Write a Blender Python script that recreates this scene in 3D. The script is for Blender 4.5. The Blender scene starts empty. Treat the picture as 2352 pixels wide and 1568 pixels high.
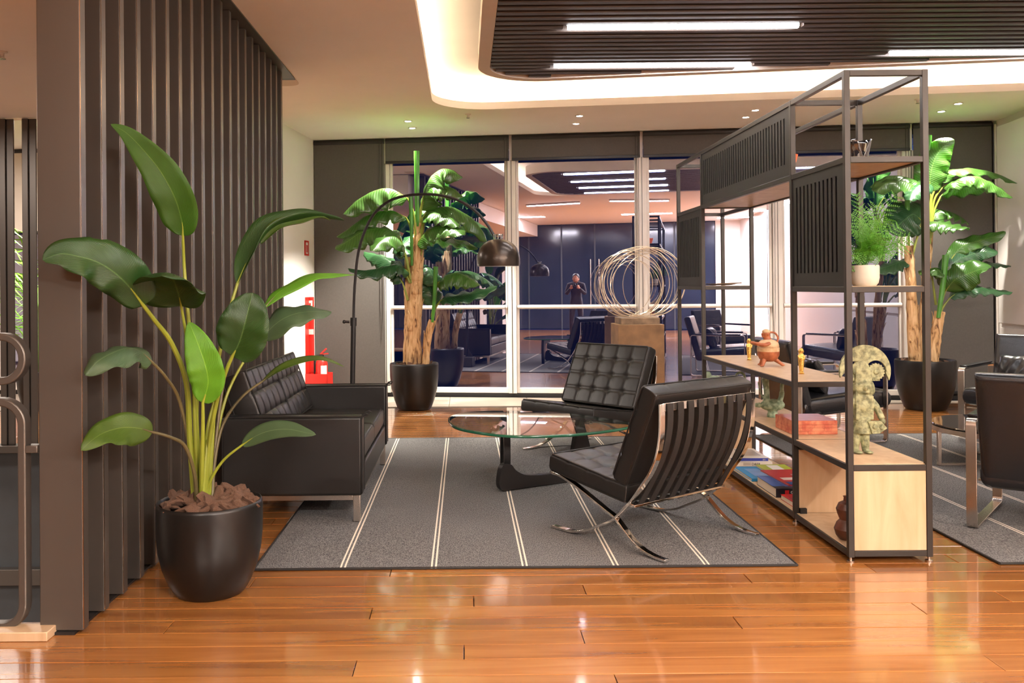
import bpy, bmesh, math, random
from mathutils import Vector, Matrix, noise
from mathutils.geometry import tessellate_polygon
random.seed(7)
PI = math.pi
sc = bpy.context.scene
COL = sc.collection

# ------------------------------------------------------------------ camera
F, PX, PY, ROLL, PIT, CH = 2050.0, 1065.0, 646.0, .0085, math.radians(.25), 1.29
_f = Vector((0, math.cos(PIT), math.sin(PIT)))
_u0 = Vector((0, -math.sin(PIT), math.cos(PIT)))
_r0 = Vector((1, 0, 0))
_r = _r0*math.cos(ROLL) - _u0*math.sin(ROLL)
_u = _u0*math.cos(ROLL) + _r0*math.sin(ROLL)
cd = bpy.data.cameras.new('camera'); cam = bpy.data.objects.new('camera', cd); COL.objects.link(cam)
R = Matrix((_r, _u, -_f)).transposed()
cam.matrix_world = Matrix.Translation((0, 0, CH)) @ R.to_4x4()
cd.sensor_width = 36; cd.lens = 36*F/2352
cd.shift_x = (1176-PX)/2352; cd.shift_y = (PY-784)/2352
cd.clip_start = .02; cd.clip_end = 200
sc.camera = cam

def P(x, y, Y):
    "point of the room seen at pixel (x, y) that lies Y metres in front of the camera"
    d = _f*F + _r*(x-PX) + _u*(PY-y)
    return Vector((0, 0, CH)) + d*(Y/d.y)
def Gz(x, y, z=0):
    d = _f*F + _r*(x-PX) + _u*(PY-y)
    return Vector((0, 0, CH)) + d*((z-CH)/d.z)

# ------------------------------------------------------------------ world, colour, exposure
w = bpy.data.worlds.new('night'); sc.world = w; w.use_nodes = True
w.node_tree.nodes['Background'].inputs[0].default_value = (.012, .022, .075, 1)
w.node_tree.nodes['Background'].inputs[1].default_value = 1.0
sc.view_settings.view_transform = 'Standard'; sc.view_settings.look = 'None'
sc.view_settings.exposure = 1.54; sc.view_settings.gamma = 1
try: sc.view_settings.use_curve_mapping = False
except Exception: pass
cy = sc.cycles
cy.max_bounces = 8; cy.diffuse_bounces = 4; cy.glossy_bounces = 5; cy.transmission_bounces = 6; cy.transparent_max_bounces = 12
cy.caustics_reflective = False; cy.caustics_refractive = False
cy.sample_clamp_indirect = 4.0
try: cy.use_denoising = True; cy.denoiser = 'OPENIMAGEDENOISE'
except Exception: pass
BAR_E, COVE_E, SPOT_W, NEAR_E, FILL_W = 23.0, 15.0, 58.0, 22.0, 155.0

def spot(name, loc, watts, size, col=(1, .93, .82), blend=.4, rad=.03, aim=None):
    l = bpy.data.lights.new(name, 'SPOT'); l.energy = watts; l.spot_size = math.radians(size); l.spot_blend = blend
    l.shadow_soft_size = rad; l.color = col
    o = bpy.data.objects.new(name, l); COL.objects.link(o); o.location = loc
    if aim is not None:
        o.rotation_euler = (Vector(aim)-Vector(loc)).to_track_quat('-Z', 'Y').to_euler()
    return o
def area(name, loc, sx, sy, watts, col=(1, .9, .8), rot=(0, 0, 0)):
    l = bpy.data.lights.new(name, 'AREA'); l.shape = 'RECTANGLE'; l.size = sx; l.size_y = sy; l.energy = watts; l.color = col
    o = bpy.data.objects.new(name, l); COL.objects.link(o); o.location = loc; o.rotation_euler = rot
    return o
DL = [(-.567, 9.30), (-.545, 9.71), (1.195, 9.09), (1.215, 9.53), (2.915, 8.87), (2.937, 9.24), (4.80, 8.63), (4.845, 9.02)]
for k, (x, y) in enumerate(DL):
    strong = k in (0, 1, 6, 7)
    spot('downlight_beam', (x, y, 2.985), SPOT_W*((3.0 if k < 2 else 2.1) if strong else .8), (92 if k < 2 else 74) if strong else 70)
# added fill lights without fixtures, over the unseen lobby behind the photographer
for x in (-1.5, 1.6, 4.6):
    area('lobby_fill', (x, -1.6, 2.98), 1.2, .3, FILL_W, (1, .91, .83))
area('right_wall_fill', (4.6, .6, 2.95), .3, 1.6, 130, (1, .88, .78))  # added fill light, brightens the right wall mirrored in the glass
area('right_wall_fill', (4.0, -3.2, 2.95), 1.4, .3, 170, (1, .88, .80))  # second added fill, farther back along the mirrored right wall
area('stair_hall_light', (-4.6, 8.6, 2.9), 1.2, .6, 80, (1, .9, .82))
area('stair_well_light', (-4.5, 5.2, 2.6), 1.0, .5, 26, (1, .88, .8))
area('lower_floor_light', (-4.8, 6.0, -.3), .8, .4, 14, (1, .85, .75))

# ------------------------------------------------------------------ materials
def nt(name):
    m = bpy.data.materials.new(name); m.use_nodes = True
    n = m.node_tree.nodes; l = m.node_tree.links
    return m, n, l, n['Principled BSDF']
def setp(b, **k):
    for a, v in k.items():
        s = {'rough': 'Roughness', 'metal': 'Metallic', 'base': 'Base Color', 'spec': 'Specular IOR Level', 'coat': 'Coat Weight',
             'coatr': 'Coat Roughness', 'trans': 'Transmission Weight', 'ior': 'IOR', 'alpha': 'Alpha', 'sheen': 'Sheen Weight'}[a]
        if a == 'base' and len(v) == 3: v = (*v, 1)
        b.inputs[s].default_value = v
def plain(name, base, rough=.5, metal=0, var=.0, scale=8, bump=0, bscale=60, stretch=None, **k):
    m, n, l, b = nt(name); setp(b, base=base, rough=rough, metal=metal, **k)
    tc = n.new('ShaderNodeTexCoord'); mp = n.new('ShaderNodeMapping'); l.new(tc.outputs['Object'], mp.inputs[0])
    if stretch: mp.inputs['Scale'].default_value = stretch
    if var:
        no = n.new('ShaderNodeTexNoise'); no.inputs['Scale'].default_value = scale; no.inputs['Detail'].default_value = 4
        l.new(mp.outputs[0], no.inputs['Vector'])
        r = n.new('ShaderNodeValToRGB')
        r.color_ramp.elements[0].position = .3; r.color_ramp.elements[1].position = .7
        r.color_ramp.elements[0].color = (*[c*(1-var) for c in base], 1); r.color_ramp.elements[1].color = (*[min(1, c*(1+var)) for c in base], 1)
        l.new(no.outputs['Fac'], r.inputs[0]); l.new(r.outputs[0], b.inputs['Base Color'])
    if bump:
        n2 = n.new('ShaderNodeTexNoise'); n2.inputs['Scale'].default_value = bscale; n2.inputs['Detail'].default_value = 3
        l.new(mp.outputs[0], n2.inputs['Vector'])
        bp = n.new('ShaderNodeBump'); bp.inputs['Strength'].default_value = bump; bp.inputs['Distance'].default_value = .01
        l.new(n2.outputs['Fac'], bp.inputs['Height']); l.new(bp.outputs[0], b.inputs['Normal'])
    return m
def emis(name, col, s):
    m, n, l, b = nt(name); setp(b, base=(.8, .8, .8)); b.inputs['Emission Color'].default_value = (*col, 1); b.inputs['Emission Strength'].default_value = s
    return m

M = {}
M['ceiling'] = plain('ceiling_paint', (.94, .91, .88), .8, var=.02, scale=2)
M['wall'] = plain('wall_paint', (.84, .80, .76), .75, var=.02, scale=2)
M['white_metal'] = plain('white_aluminium', (.78, .72, .66), .4, var=.03)
M['blind'] = plain('blind_fabric', (.092, .082, .073), .9, bump=.25, bscale=350, var=.05, scale=60)
M['black'] = plain('black_plastic', (.012, .011, .011), .45, var=.05)
M['leather'] = plain('black_leather', (.0125, .0118, .0112), .36, bump=.12, bscale=420, var=.1, scale=6, spec=.42)
M['leather_soft'] = plain('glossy_black_leather', (.009, .009, .0105), .27, bump=.1, bscale=120, var=.1, scale=6, spec=.6)
M['strap'] = plain('saddle_leather', (.010, .0085, .0075), .6, bump=.15, bscale=300, var=.1)
M['chrome'] = plain('polished_chrome', (.80, .77, .73), .07, 1)
M['steel'] = plain('satin_steel', (.60, .54, .48), .26, 1, var=.05, scale=3)
M['bronze'] = plain('bronze_anodised_metal', (.118, .105, .092), .38, .62, var=.08, scale=3, stretch=(1, 1, .1))
M['bronze_edge'] = plain('polished_bronze_edge', (.70, .50, .32), .22, 1)
M['shelf_metal'] = plain('dark_bronze_steel', (.026, .022, .0185), .40, .40, var=.06)
M['shelf_black'] = plain('black_powder_coat', (.007, .0062, .0055), .5, .1, var=.06)
M['stone'] = plain('travertine_strip', (.50, .42, .34), .3, var=.12, scale=5, stretch=(1, 3, 1))
M['pot'] = plain('black_matt_ceramic', (.0065, .0058, .0052), .36, spec=.38, var=.08, bump=.03, bscale=30)
M['white_pot'] = plain('cream_ceramic', (.80, .72, .60), .45, var=.03)
M['soil'] = plain('dark_soil', (.035, .022, .014), .95, var=.3, scale=40, bump=.6, bscale=80)
M['bark'] = plain('pine_bark', (.24, .125, .075), .6, var=.7, scale=28, bump=.9, bscale=70)
M['red'] = plain('red_paint', (.62, .022, .014), .35, var=.05)
M['white'] = plain('white_print', (.8, .78, .74), .5, var=.02)
M['gold'] = plain('gold_leaf', (.95, .58, .16), .22, 1, var=.15, scale=60, bump=.35, bscale=140)
M['orange'] = plain('orange_glaze', (.85, .13, .03), .3, var=.05)
M['slate'] = plain('slate_blue_panel', (.05, .058, .064), .45, var=.06)
M['raft'] = plain('white_fascia', (.66, .58, .50), .7, var=.02)
M['raft_back'] = plain('dark_backing', (.012, .009, .008), .8, var=.1)
M['rust'] = plain('weathered_steel', (.21, .115, .05), .55, .25, var=.30, scale=7, bump=.1, bscale=60)
M['rust_dark'] = plain('weathered_steel_dark', (.20, .13, .075), .5, .3, var=.35, scale=14)
M['wire'] = plain('brushed_wire', (.66, .55, .42), .28, 1)
M['dark_wall'] = plain('dark_lobby_glazing', (.02, .026, .045), .12, var=.1, scale=1.5, spec=.7)
M['clothes'] = plain('dark_clothes', (.03, .025, .03), .9, var=.2, bump=.2)
M['skin'] = plain('skin', (.45, .22, .14), .55, var=.05)
M['hair'] = plain('dark_hair', (.02, .012, .008), .6, var=.3, scale=90)
M['black_glass'] = plain('black_glass', (.012, .010, .010), .04, var=.05, spec=.9, coat=.5)
M['paper'] = plain('page_block', (.72, .66, .54), .8, var=.06, scale=80, stretch=(.2, .2, 12))
M['light_bar'] = emis('linear_diffuser', (1, .96, .98), BAR_E)
M['near_bar'] = emis('near_linear_diffuser', (1, .93, .87), NEAR_E)
M['cove'] = emis('cove_led', (1, .76, .50), COVE_E)
M['downlight'] = emis('downlight_lens', (1, .95, .88), 25)

def bark_mottle(name, a, b2, rough=.7, scale=30, metal=0, bump=.5):
    m, n, l, b = nt(name); setp(b, rough=rough, metal=metal)
    tc = n.new('ShaderNodeTexCoord')
    no = n.new('ShaderNodeTexNoise'); no.inputs['Scale'].default_value = scale; no.inputs['Detail'].default_value = 6
    l.new(tc.outputs['Object'], no.inputs['Vector'])
    r = n.new('ShaderNodeValToRGB'); r.color_ramp.elements[0].position = .38; r.color_ramp.elements[1].position = .62
    r.color_ramp.elements[0].color = (*a, 1); r.color_ramp.elements[1].color = (*b2, 1)
    l.new(no.outputs['Fac'], r.inputs[0]); l.new(r.outputs[0], b.inputs['Base Color'])
    bp = n.new('ShaderNodeBump'); bp.inputs['Strength'].default_value = bump; bp.inputs['Distance'].default_value = .01
    l.new(no.outputs['Fac'], bp.inputs['Height']); l.new(bp.outputs[0], b.inputs['Normal'])
    return m
M['verdigris'] = bark_mottle('verdigris_bronze', (.13, .145, .075), (.38, .40, .22), .6, 42)
M['verdigris_green'] = bark_mottle('green_patina_bronze', (.13, .20, .12), (.38, .48, .33), .6, 38)
M['clay_red'] = bark_mottle('burnished_clay', (.30, .08, .03), (.48, .15, .06), .4, 18, bump=.1)
M['clay_cream'] = bark_mottle('cream_slip', (.55, .33, .16), (.74, .52, .30), .45, 22, bump=.1)
M['clay_brown'] = bark_mottle('dark_brown_clay', (.06, .022, .012), (.14, .05, .03), .35, 18, bump=.1)
M['red_wood'] = bark_mottle('red_lacquer_blocks', (.50, .10, .05), (.72, .27, .14), .45, 24, bump=.1)

def trunk_mat():
    m, n, l, b = nt('banana_trunk'); setp(b, rough=.7)
    tc = n.new('ShaderNodeTexCoord'); mp = n.new('ShaderNodeMapping'); mp.inputs['Scale'].default_value = (1, 1, .22)
    l.new(tc.outputs['Object'], mp.inputs[0])
    no = n.new('ShaderNodeTexNoise'); no.inputs['Scale'].default_value = 26; no.inputs['Detail'].default_value = 7; no.inputs['Distortion'].default_value = 1.2
    l.new(mp.outputs[0], no.inputs['Vector'])
    r = n.new('ShaderNodeValToRGB'); e = r.color_ramp.elements
    e[0].position = .33; e[0].color = (.12, .05, .02, 1); e[1].position = .62; e[1].color = (.76, .52, .27, 1)
    k = e.new(.44); k.color = (.56, .33, .14, 1)
    l.new(no.outputs['Fac'], r.inputs[0]); l.new(r.outputs[0], b.inputs['Base Color'])
    bp = n.new('ShaderNodeBump'); bp.inputs['Strength'].default_value = .6; bp.inputs['Distance'].default_value = .02
    l.new(no.outputs['Fac'], bp.inputs['Height']); l.new(bp.outputs[0], b.inputs['Normal'])
    return m
M['trunk'] = trunk_mat()

def floor_mat():
    m, n, l, b = nt('glossy_cherry_planks')
    at = n.new('ShaderNodeAttribute'); at.attribute_name = 'rnd'
    tc = n.new('ShaderNodeTexCoord')
    mp = n.new('ShaderNodeMapping'); mp.inputs['Scale'].default_value = (.55, 7, 1)
    l.new(tc.outputs['Object'], mp.inputs[0])
    sh = n.new('ShaderNodeVectorMath'); sh.operation = 'MULTIPLY_ADD'
    l.new(at.outputs['Color'], sh.inputs[0]); sh.inputs[1].default_value = (37, 61, 0); l.new(mp.outputs[0], sh.inputs[2])
    no = n.new('ShaderNodeTexNoise'); no.inputs['Scale'].default_value = 2.2; no.inputs['Detail'].default_value = 6; no.inputs['Distortion'].default_value = .7
    l.new(sh.outputs[0], no.inputs['Vector'])
    r = n.new('ShaderNodeValToRGB'); e = r.color_ramp.elements
    e[0].position = .25; e[0].color = (.195, .066, .016, 1); e[1].position = .75; e[1].color = (.39, .168, .043, 1)
    k = e.new(.45); k.color = (.305, .115, .027, 1)
    l.new(no.outputs['Fac'], r.inputs[0])
    hs = n.new('ShaderNodeHueSaturation')
    sp = n.new('ShaderNodeSeparateColor'); l.new(at.outputs['Color'], sp.inputs[0])
    mr = n.new('ShaderNodeMapRange'); mr.inputs[3].default_value = .82; mr.inputs[4].default_value = 1.18
    l.new(sp.outputs[2], mr.inputs[0]); l.new(mr.outputs[0], hs.inputs['Value'])
    l.new(r.outputs[0], hs.inputs['Color']); l.new(hs.outputs[0], b.inputs['Base Color'])
    n2 = n.new('ShaderNodeTexNoise'); n2.inputs['Scale'].default_value = 3; l.new(tc.outputs['Object'], n2.inputs['Vector'])
    bp = n.new('ShaderNodeBump'); bp.inputs['Strength'].default_value = .02; bp.inputs['Distance'].default_value = .01
    l.new(n2.outputs['Fac'], bp.inputs['Height']); l.new(bp.outputs[0], b.inputs['Normal'])
    setp(b, rough=.22, spec=.6, coat=.85, coatr=.075); b.inputs['Coat IOR'].default_value = 1.65
    return m
M['floor'] = floor_mat()

def pale_wood():
    m, n, l, b = nt('pale_beech_laminate'); setp(b, rough=.42)
    tc = n.new('ShaderNodeTexCoord'); mp = n.new('ShaderNodeMapping'); mp.inputs['Scale'].default_value = (7, 7, .8)
    l.new(tc.outputs['Object'], mp.inputs[0])
    no = n.new('ShaderNodeTexNoise'); no.inputs['Scale'].default_value = 2.4; no.inputs['Detail'].default_value = 5; no.inputs['Distortion'].default_value = .8
    l.new(mp.outputs[0], no.inputs['Vector'])
    r = n.new('ShaderNodeValToRGB'); e = r.color_ramp.elements
    e[0].position = .3; e[0].color = (.50, .33, .185, 1); e[1].position = .7; e[1].color = (.62, .45, .28, 1)
    l.new(no.outputs['Fac'], r.inputs[0]); l.new(r.outputs[0], b.inputs['Base Color'])
    return m
M['beech'] = pale_wood()

def slat_wood():
    m, n, l, b = nt('dark_walnut_slat'); setp(b, rough=.45, spec=.5)
    tc = n.new('ShaderNodeTexCoord'); mp = n.new('ShaderNodeMapping'); mp.inputs['Scale'].default_value = (.4, 14, 6)
    l.new(tc.outputs['Object'], mp.inputs[0])
    no = n.new('ShaderNodeTexNoise'); no.inputs['Scale'].default_value = 3; no.inputs['Detail'].default_value = 5
    l.new(mp.outputs[0], no.inputs['Vector'])
    r = n.new('ShaderNodeValToRGB'); e = r.color_ramp.elements
    e[0].position = .35; e[0].color = (.013, .0075, .005, 1); e[1].position = .7; e[1].color = (.034, .021, .014, 1)
    l.new(no.outputs['Fac'], r.inputs[0]); l.new(r.outputs[0], b.inputs['Base Color'])
    return m
M['slat'] = slat_wood()

def rug_mat(first):
    "grey flat weave with pairs of cream threads every 41.5 cm; first = x of a pair"
    m, n, l, b = nt('grey_striped_weave'); setp(b, rough=.95, spec=.15)
    tc = n.new('ShaderNodeTexCoord'); sx = n.new('ShaderNodeSeparateXYZ'); l.new(tc.outputs['Object'], sx.inputs[0])
    def mth(op, a, b_=None):
        q = n.new('ShaderNodeMath'); q.operation = op
        for i, v in enumerate((a, b_)):
            if v is None: continue
            if isinstance(v, (int, float)): q.inputs[i].default_value = v
            else: l.new(v, q.inputs[i])
        return q.outputs[0]
    x = mth('ADD', sx.outputs[0], -first + .2075 + 10*.415)
    md = mth('MODULO', x, .415)
    dd = mth('ABSOLUTE', mth('SUBTRACT', md, .2075))
    e2 = mth('ABSOLUTE', mth('SUBTRACT', dd, .0095))
    line = mth('LESS_THAN', e2, .0042)
    wv = n.new('ShaderNodeTexNoise'); wv.inputs['Scale'].default_value = 110; wv.inputs['Detail'].default_value = 3
    mp = n.new('ShaderNodeMapping'); mp.inputs['Scale'].default_value = (2.2, .8, 1); l.new(tc.outputs['Object'], mp.inputs[0]); l.new(mp.outputs[0], wv.inputs['Vector'])
    r = n.new('ShaderNodeValToRGB'); e = r.color_ramp.elements
    e[0].position = .30; e[0].color = (.042, .042, .046, 1); e[1].position = .72; e[1].color = (.26, .255, .245, 1)
    l.new(wv.outputs['Fac'], r.inputs[0])
    mx = n.new('ShaderNodeMix'); mx.data_type = 'RGBA'; l.new(line, mx.inputs[0]); l.new(r.outputs[0], mx.inputs[6]); mx.inputs[7].default_value = (.78, .70, .58, 1)
    l.new(mx.outputs[2], b.inputs['Base Color'])
    bp = n.new('ShaderNodeBump'); bp.inputs['Strength'].default_value = .6; bp.inputs['Distance'].default_value = .004
    l.new(wv.outputs['Fac'], bp.inputs['Height']); l.new(bp.outputs[0], b.inputs['Normal'])
    return m

def leaf_mat(name, top, under, rough=.38, freq=42, slant=.8, tl=.45, coat=.0):
    m = bpy.data.materials.new(name); m.use_nodes = True; n = m.node_tree.nodes; l = m.node_tree.links
    b = n['Principled BSDF']; setp(b, rough=rough, spec=.5, coat=coat, coatr=.22)
    uv = n.new('ShaderNodeTexCoord'); sx = n.new('ShaderNodeSeparateXYZ'); l.new(uv.outputs['UV'], sx.inputs[0])
    def mth(op, a, b_=None):
        q = n.new('ShaderNodeMath'); q.operation = op
        for i, v in enumerate((a, b_)):
            if v is None: continue
            if isinstance(v, (int, float)): q.inputs[i].default_value = v
            else: l.new(v, q.inputs[i])
        return q.outputs[0]
    vv = mth('ABSOLUTE', mth('SUBTRACT', sx.outputs[1], .5))
    ph = mth('MULTIPLY', mth('SUBTRACT', sx.outputs[0], mth('MULTIPLY', vv, slant)), freq*6.28318)
    vein = mth('MULTIPLY_ADD', mth('SINE', ph), .5); vein.node.inputs[2].default_value = .5
    rib = mth('LESS_THAN', vv, .014)
    geo = n.new('ShaderNodeNewGeometry')
    c1 = n.new('ShaderNodeMix'); c1.data_type = 'RGBA'; l.new(geo.outputs['Backfacing'], c1.inputs[0])
    c1.inputs[6].default_value = (*top, 1); c1.inputs[7].default_value = (*under, 1)
    no = n.new('ShaderNodeTexNoise'); no.inputs['Scale'].default_value = 9; l.new(uv.outputs['Object'], no.inputs['Vector'])
    k = mth('ADD', mth('MULTIPLY', vein, .24), mth('MULTIPLY', no.outputs['Fac'], .5))
    hs = n.new('ShaderNodeHueSaturation'); l.new(c1.outputs[2], hs.inputs['Color']); l.new(mth('ADD', k, .67), hs.inputs['Value'])
    c2 = n.new('ShaderNodeMix'); c2.data_type = 'RGBA'; l.new(rib, c2.inputs[0]); l.new(hs.outputs[0], c2.inputs[6])
    c2.inputs[7].default_value = (min(1, top[0]*1.7+.03), min(1, top[1]*1.4+.05), top[2]*1.5+.02, 1)
    l.new(c2.outputs[2], b.inputs['Base Color'])
    bp = n.new('ShaderNodeBump'); bp.inputs['Strength'].default_value = .35; bp.inputs['Distance'].default_value = .004
    l.new(vein, bp.inputs['Height']); l.new(bp.outputs[0], b.inputs['Normal'])
    tr = n.new('ShaderNodeBsdfTranslucent')
    gm = n.new('ShaderNodeHueSaturation'); gm.inputs['Value'].default_value = 1.1; gm.inputs['Saturation'].default_value = 1.1
    l.new(c2.outputs[2], gm.inputs['Color']); l.new(gm.outputs[0], tr.inputs[0])
    mx = n.new('ShaderNodeMixShader'); mx.inputs[0].default_value = tl
    l.new(b.outputs[0], mx.inputs[1]); l.new(tr.outputs[0], mx.inputs[2]); l.new(mx.outputs[0], n['Material Output'].inputs[0])
    return m
M['leaf'] = leaf_mat('strelitzia_leaf', (.055, .165, .014), (.065, .16, .02), .36)
M['leaf_dark'] = leaf_mat('strelitzia_leaf_dark', (.018, .062, .010), (.030, .085, .012), .33, tl=.2)
M['leaf_olive'] = leaf_mat('strelitzia_leaf_olive', (.060, .115, .010), (.07, .12, .014), .4, tl=.25)
M['leaf_young'] = leaf_mat('strelitzia_leaf_young', (.13, .37, .022), (.14, .38, .025), .4, tl=.35)
M['leaf_grey'] = leaf_mat('strelitzia_leaf_greyed', (.055, .105, .045), (.10, .14, .08), .4, tl=.15)
M['banana_leaf'] = leaf_mat('banana_leaf', (.065, .17, .028), (.15, .33, .014), .32, freq=26, slant=.3, tl=.42, coat=.8)
M['banana_dark'] = leaf_mat('banana_leaf_dark', (.03, .10, .035), (.10, .20, .03), .28, freq=26, slant=.3, tl=.25, coat=.5)
M['fern'] = plain('fern_green', (.17, .42, .04), .5, var=.25, scale=12)
M['stem'] = plain('leaf_stalk', (.24, .29, .03), .42, var=.35, scale=6, stretch=(1, 1, .2))
M['stem_dark'] = plain('brown_leaf_stalk', (.10, .085, .035), .45, var=.4, scale=6)
M['spear'] = plain('rolled_leaf', (.06, .25, .02), .4, var=.3, scale=6)

def glass_mat():
    m = bpy.data.materials.new('window_glass'); m.use_nodes = True; n = m.node_tree.nodes; l = m.node_tree.links
    n.remove(n['Principled BSDF'])
    g = n.new('ShaderNodeBsdfGlossy'); g.inputs['Roughness'].default_value = .0; g.inputs['Color'].default_value = (.80, .82, 1, 1)
    t = n.new('ShaderNodeBsdfTransparent'); t.inputs['Color'].default_value = (.45, .5, .62, 1)
    fr = n.new('ShaderNodeFresnel'); fr.inputs[0].default_value = 1.5
    a = n.new('ShaderNodeMath'); a.operation = 'MULTIPLY_ADD'; a.inputs[1].default_value = 1.2; a.inputs[2].default_value = .58; a.use_clamp = True
    l.new(fr.outputs[0], a.inputs[0])
    mx = n.new('ShaderNodeMixShader'); l.new(a.outputs[0], mx.inputs[0]); l.new(t.outputs[0], mx.inputs[1]); l.new(g.outputs[0], mx.inputs[2])
    l.new(mx.outputs[0], n['Material Output'].inputs[0])
    return m
M['window'] = glass_mat()
def table_glass():
    m = bpy.data.materials.new('clear_table_glass'); m.use_nodes = True; n = m.node_tree.nodes; l = m.node_tree.links
    n.remove(n['Principled BSDF'])
    g = n.new('ShaderNodeBsdfGlossy'); g.inputs['Roughness'].default_value = .0
    t = n.new('ShaderNodeBsdfTransparent'); t.inputs['Color'].default_value = (.90, .95, .92, 1)
    fr = n.new('ShaderNodeFresnel'); fr.inputs[0].default_value = 1.6
    a = n.new('ShaderNodeMath'); a.operation = 'MULTIPLY_ADD'; a.inputs[1].default_value = 1.3; a.inputs[2].default_value = .01; a.use_clamp = True
    l.new(fr.outputs[0], a.inputs[0])
    mx = n.new('ShaderNodeMixShader'); l.new(a.outputs[0], mx.inputs[0]); l.new(t.outputs[0], mx.inputs[1]); l.new(g.outputs[0], mx.inputs[2])
    l.new(mx.outputs[0], n['Material Output'].inputs[0])
    return m
M['table_glass'] = table_glass()
M['green_edge'] = plain('green_glass_edge', (.02, .13, .07), .12, var=.1, spec=.8)

# ------------------------------------------------------------------ mesh helpers
class MB:
    def __init__(s): s.v = []; s.f = []; s.uv = None
    def add(s, vs, fs):
        o = len(s.v); s.v += [Vector(p) for p in vs]; s.f += [tuple(i+o for i in q) for q in fs]; return s
    def box(s, x0, y0, z0, x1, y1, z1):
        vs = [(x, y, z) for z in (z0, z1) for y in (y0, y1) for x in (x0, x1)]
        return s.add(vs, [(0, 2, 3, 1), (4, 5, 7, 6), (0, 1, 5, 4), (2, 6, 7, 3), (0, 4, 6, 2), (1, 3, 7, 5)])
    def obox(s, c, hx, hy, hz, rot):
        vs = [Vector(c) + rot @ Vector((x*hx, y*hy, z*hz)) for z in (-1, 1) for y in (-1, 1) for x in (-1, 1)]
        return s.add(vs, [(0, 2, 3, 1), (4, 5, 7, 6), (0, 1, 5, 4), (2, 6, 7, 3), (0, 4, 6, 2), (1, 3, 7, 5)])
    def tube(s, path, r, n=8, caps=True, flat=1.0, up=None):
        path = [Vector(p) for p in path]; m = len(path)
        rs = r if isinstance(r, (list, tuple)) else [r]*m
        rings = []; prev = None
        for i in range(m):
            t = (path[min(i+1, m-1)] - path[max(i-1, 0)]).normalized()
            if prev is None:
                a = Vector(up) if up is not None else (Vector((0, 0, 1)) if abs(t.z) < .9 else Vector((1, 0, 0)))
            else: a = prev
            nn = (a - t*a.dot(t)); nn = nn.normalized() if nn.length > 1e-6 else Vector((1, 0, 0))
            prev = nn; b = t.cross(nn)
            rings.append([path[i] + (nn*math.cos(2*PI*k/n)*flat + b*math.sin(2*PI*k/n))*rs[i] for k in range(n)])
        vs = [p for q in rings for p in q]
        fs = [(i*n+k, i*n+(k+1) % n, (i+1)*n+(k+1) % n, (i+1)*n+k) for i in range(m-1) for k in range(n)]
        if caps: fs += [tuple(reversed(range(n))), tuple((m-1)*n+k for k in range(n))]
        return s.add(vs, fs)
    def ring(s, c, R1, R2, r, rot=Matrix.Identity(3), m=48, n=6, wob=0, ph=0):
        vs = []
        for i in range(m):
            a = 2*PI*i/m; wb = 1 + wob*math.sin(3*a+ph)
            p = Vector((math.cos(a)*R1*wb, 0, math.sin(a)*R2*wb)); rad = Vector((math.cos(a), 0, math.sin(a)))
            for k in range(n):
                b = 2*PI*k/n
                vs.append(Vector(c) + rot @ (p + rad*math.cos(b)*r + Vector((0, 1, 0))*math.sin(b)*r))
        return s.add(vs, [(i*n+k, i*n+(k+1) % n, ((i+1) % m)*n+(k+1) % n, ((i+1) % m)*n+k) for i in range(m) for k in range(n)])
    def lathe(s, prof, n=40, c=(0, 0, 0)):
        c = Vector(c); vs = []; m = len(prof)
        for r, z in prof: vs += [c + Vector((r*math.cos(2*PI*k/n), r*math.sin(2*PI*k/n), z)) for k in range(n)]
        fs = [(i*n+k, i*n+(k+1) % n, (i+1)*n+(k+1) % n, (i+1)*n+k) for i in range(m-1) for k in range(n)]
        if prof[0][0] > 1e-5: fs.append(tuple(reversed(range(n))))
        if prof[-1][0] > 1e-5: fs.append(tuple((m-1)*n+k for k in range(n)))
        return s.add(vs, fs)
    def prism(s, poly, z0, z1, xf=None):
        "poly in (a, b), extruded along c from z0 to z1; xf maps (a, b, c) to the room"
        xf = xf or (lambda a, b, c: Vector((a, b, c)))
        n = len(poly)
        vs = [xf(a, b, z0) for a, b in poly] + [xf(a, b, z1) for a, b in poly]
        tri = tessellate_polygon([[Vector((a, b, 0)) for a, b in poly]])
        fs = [tuple(t) for t in tri] + [tuple(i+n for i in reversed(t)) for t in tri] + [(i, (i+1) % n, n+(i+1) % n, n+i) for i in range(n)]
        return s.add(vs, fs)
    def ell(s, c, rx, ry, rz, rot=Matrix.Identity(3), n=14, m=9):
        vs = []; 
        for i in range(m+1):
            t = PI*i/m
            for k in range(n):
                a = 2*PI*k/n
                vs.append(Vector(c) + rot @ Vector((rx*math.sin(t)*math.cos(a), ry*math.sin(t)*math.sin(a), -rz*math.cos(t))))
        return s.add(vs, [(i*n+k, i*n+(k+1) % n, (i+1)*n+(k+1) % n, (i+1)*n+k) for i in range(m) for k in range(n)])
    def sweep(s, path, w, t, lat=Vector((1, 0, 0)), closed=False):
        "flat bar: width w along lat, thickness t in the plane of the path"
        path = [Vector(p) for p in path]; m = len(path); vs = []
        for i in range(m):
            a = path[(i-1) % m] if closed else path[max(i-1, 0)]; b = path[(i+1) % m] if closed else path[min(i+1, m-1)]
            tt = (b-a).normalized(); nn = lat.cross(tt).normalized()
            for (q, e) in ((-1, -1), (1, -1), (1, 1), (-1, 1)): vs.append(path[i] + lat*q*w/2 + nn*e*t/2)
        cnt = m if closed else m-1
        fs = [(i*4+k, i*4+(k+1) % 4, ((i+1) % m)*4+(k+1) % 4, ((i+1) % m)*4+k) for i in range(cnt) for k in range(4)]
        if not closed: fs += [(3, 2, 1, 0), tuple((m-1)*4+k for k in range(4))]
        return s.add(vs, fs)

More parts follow.
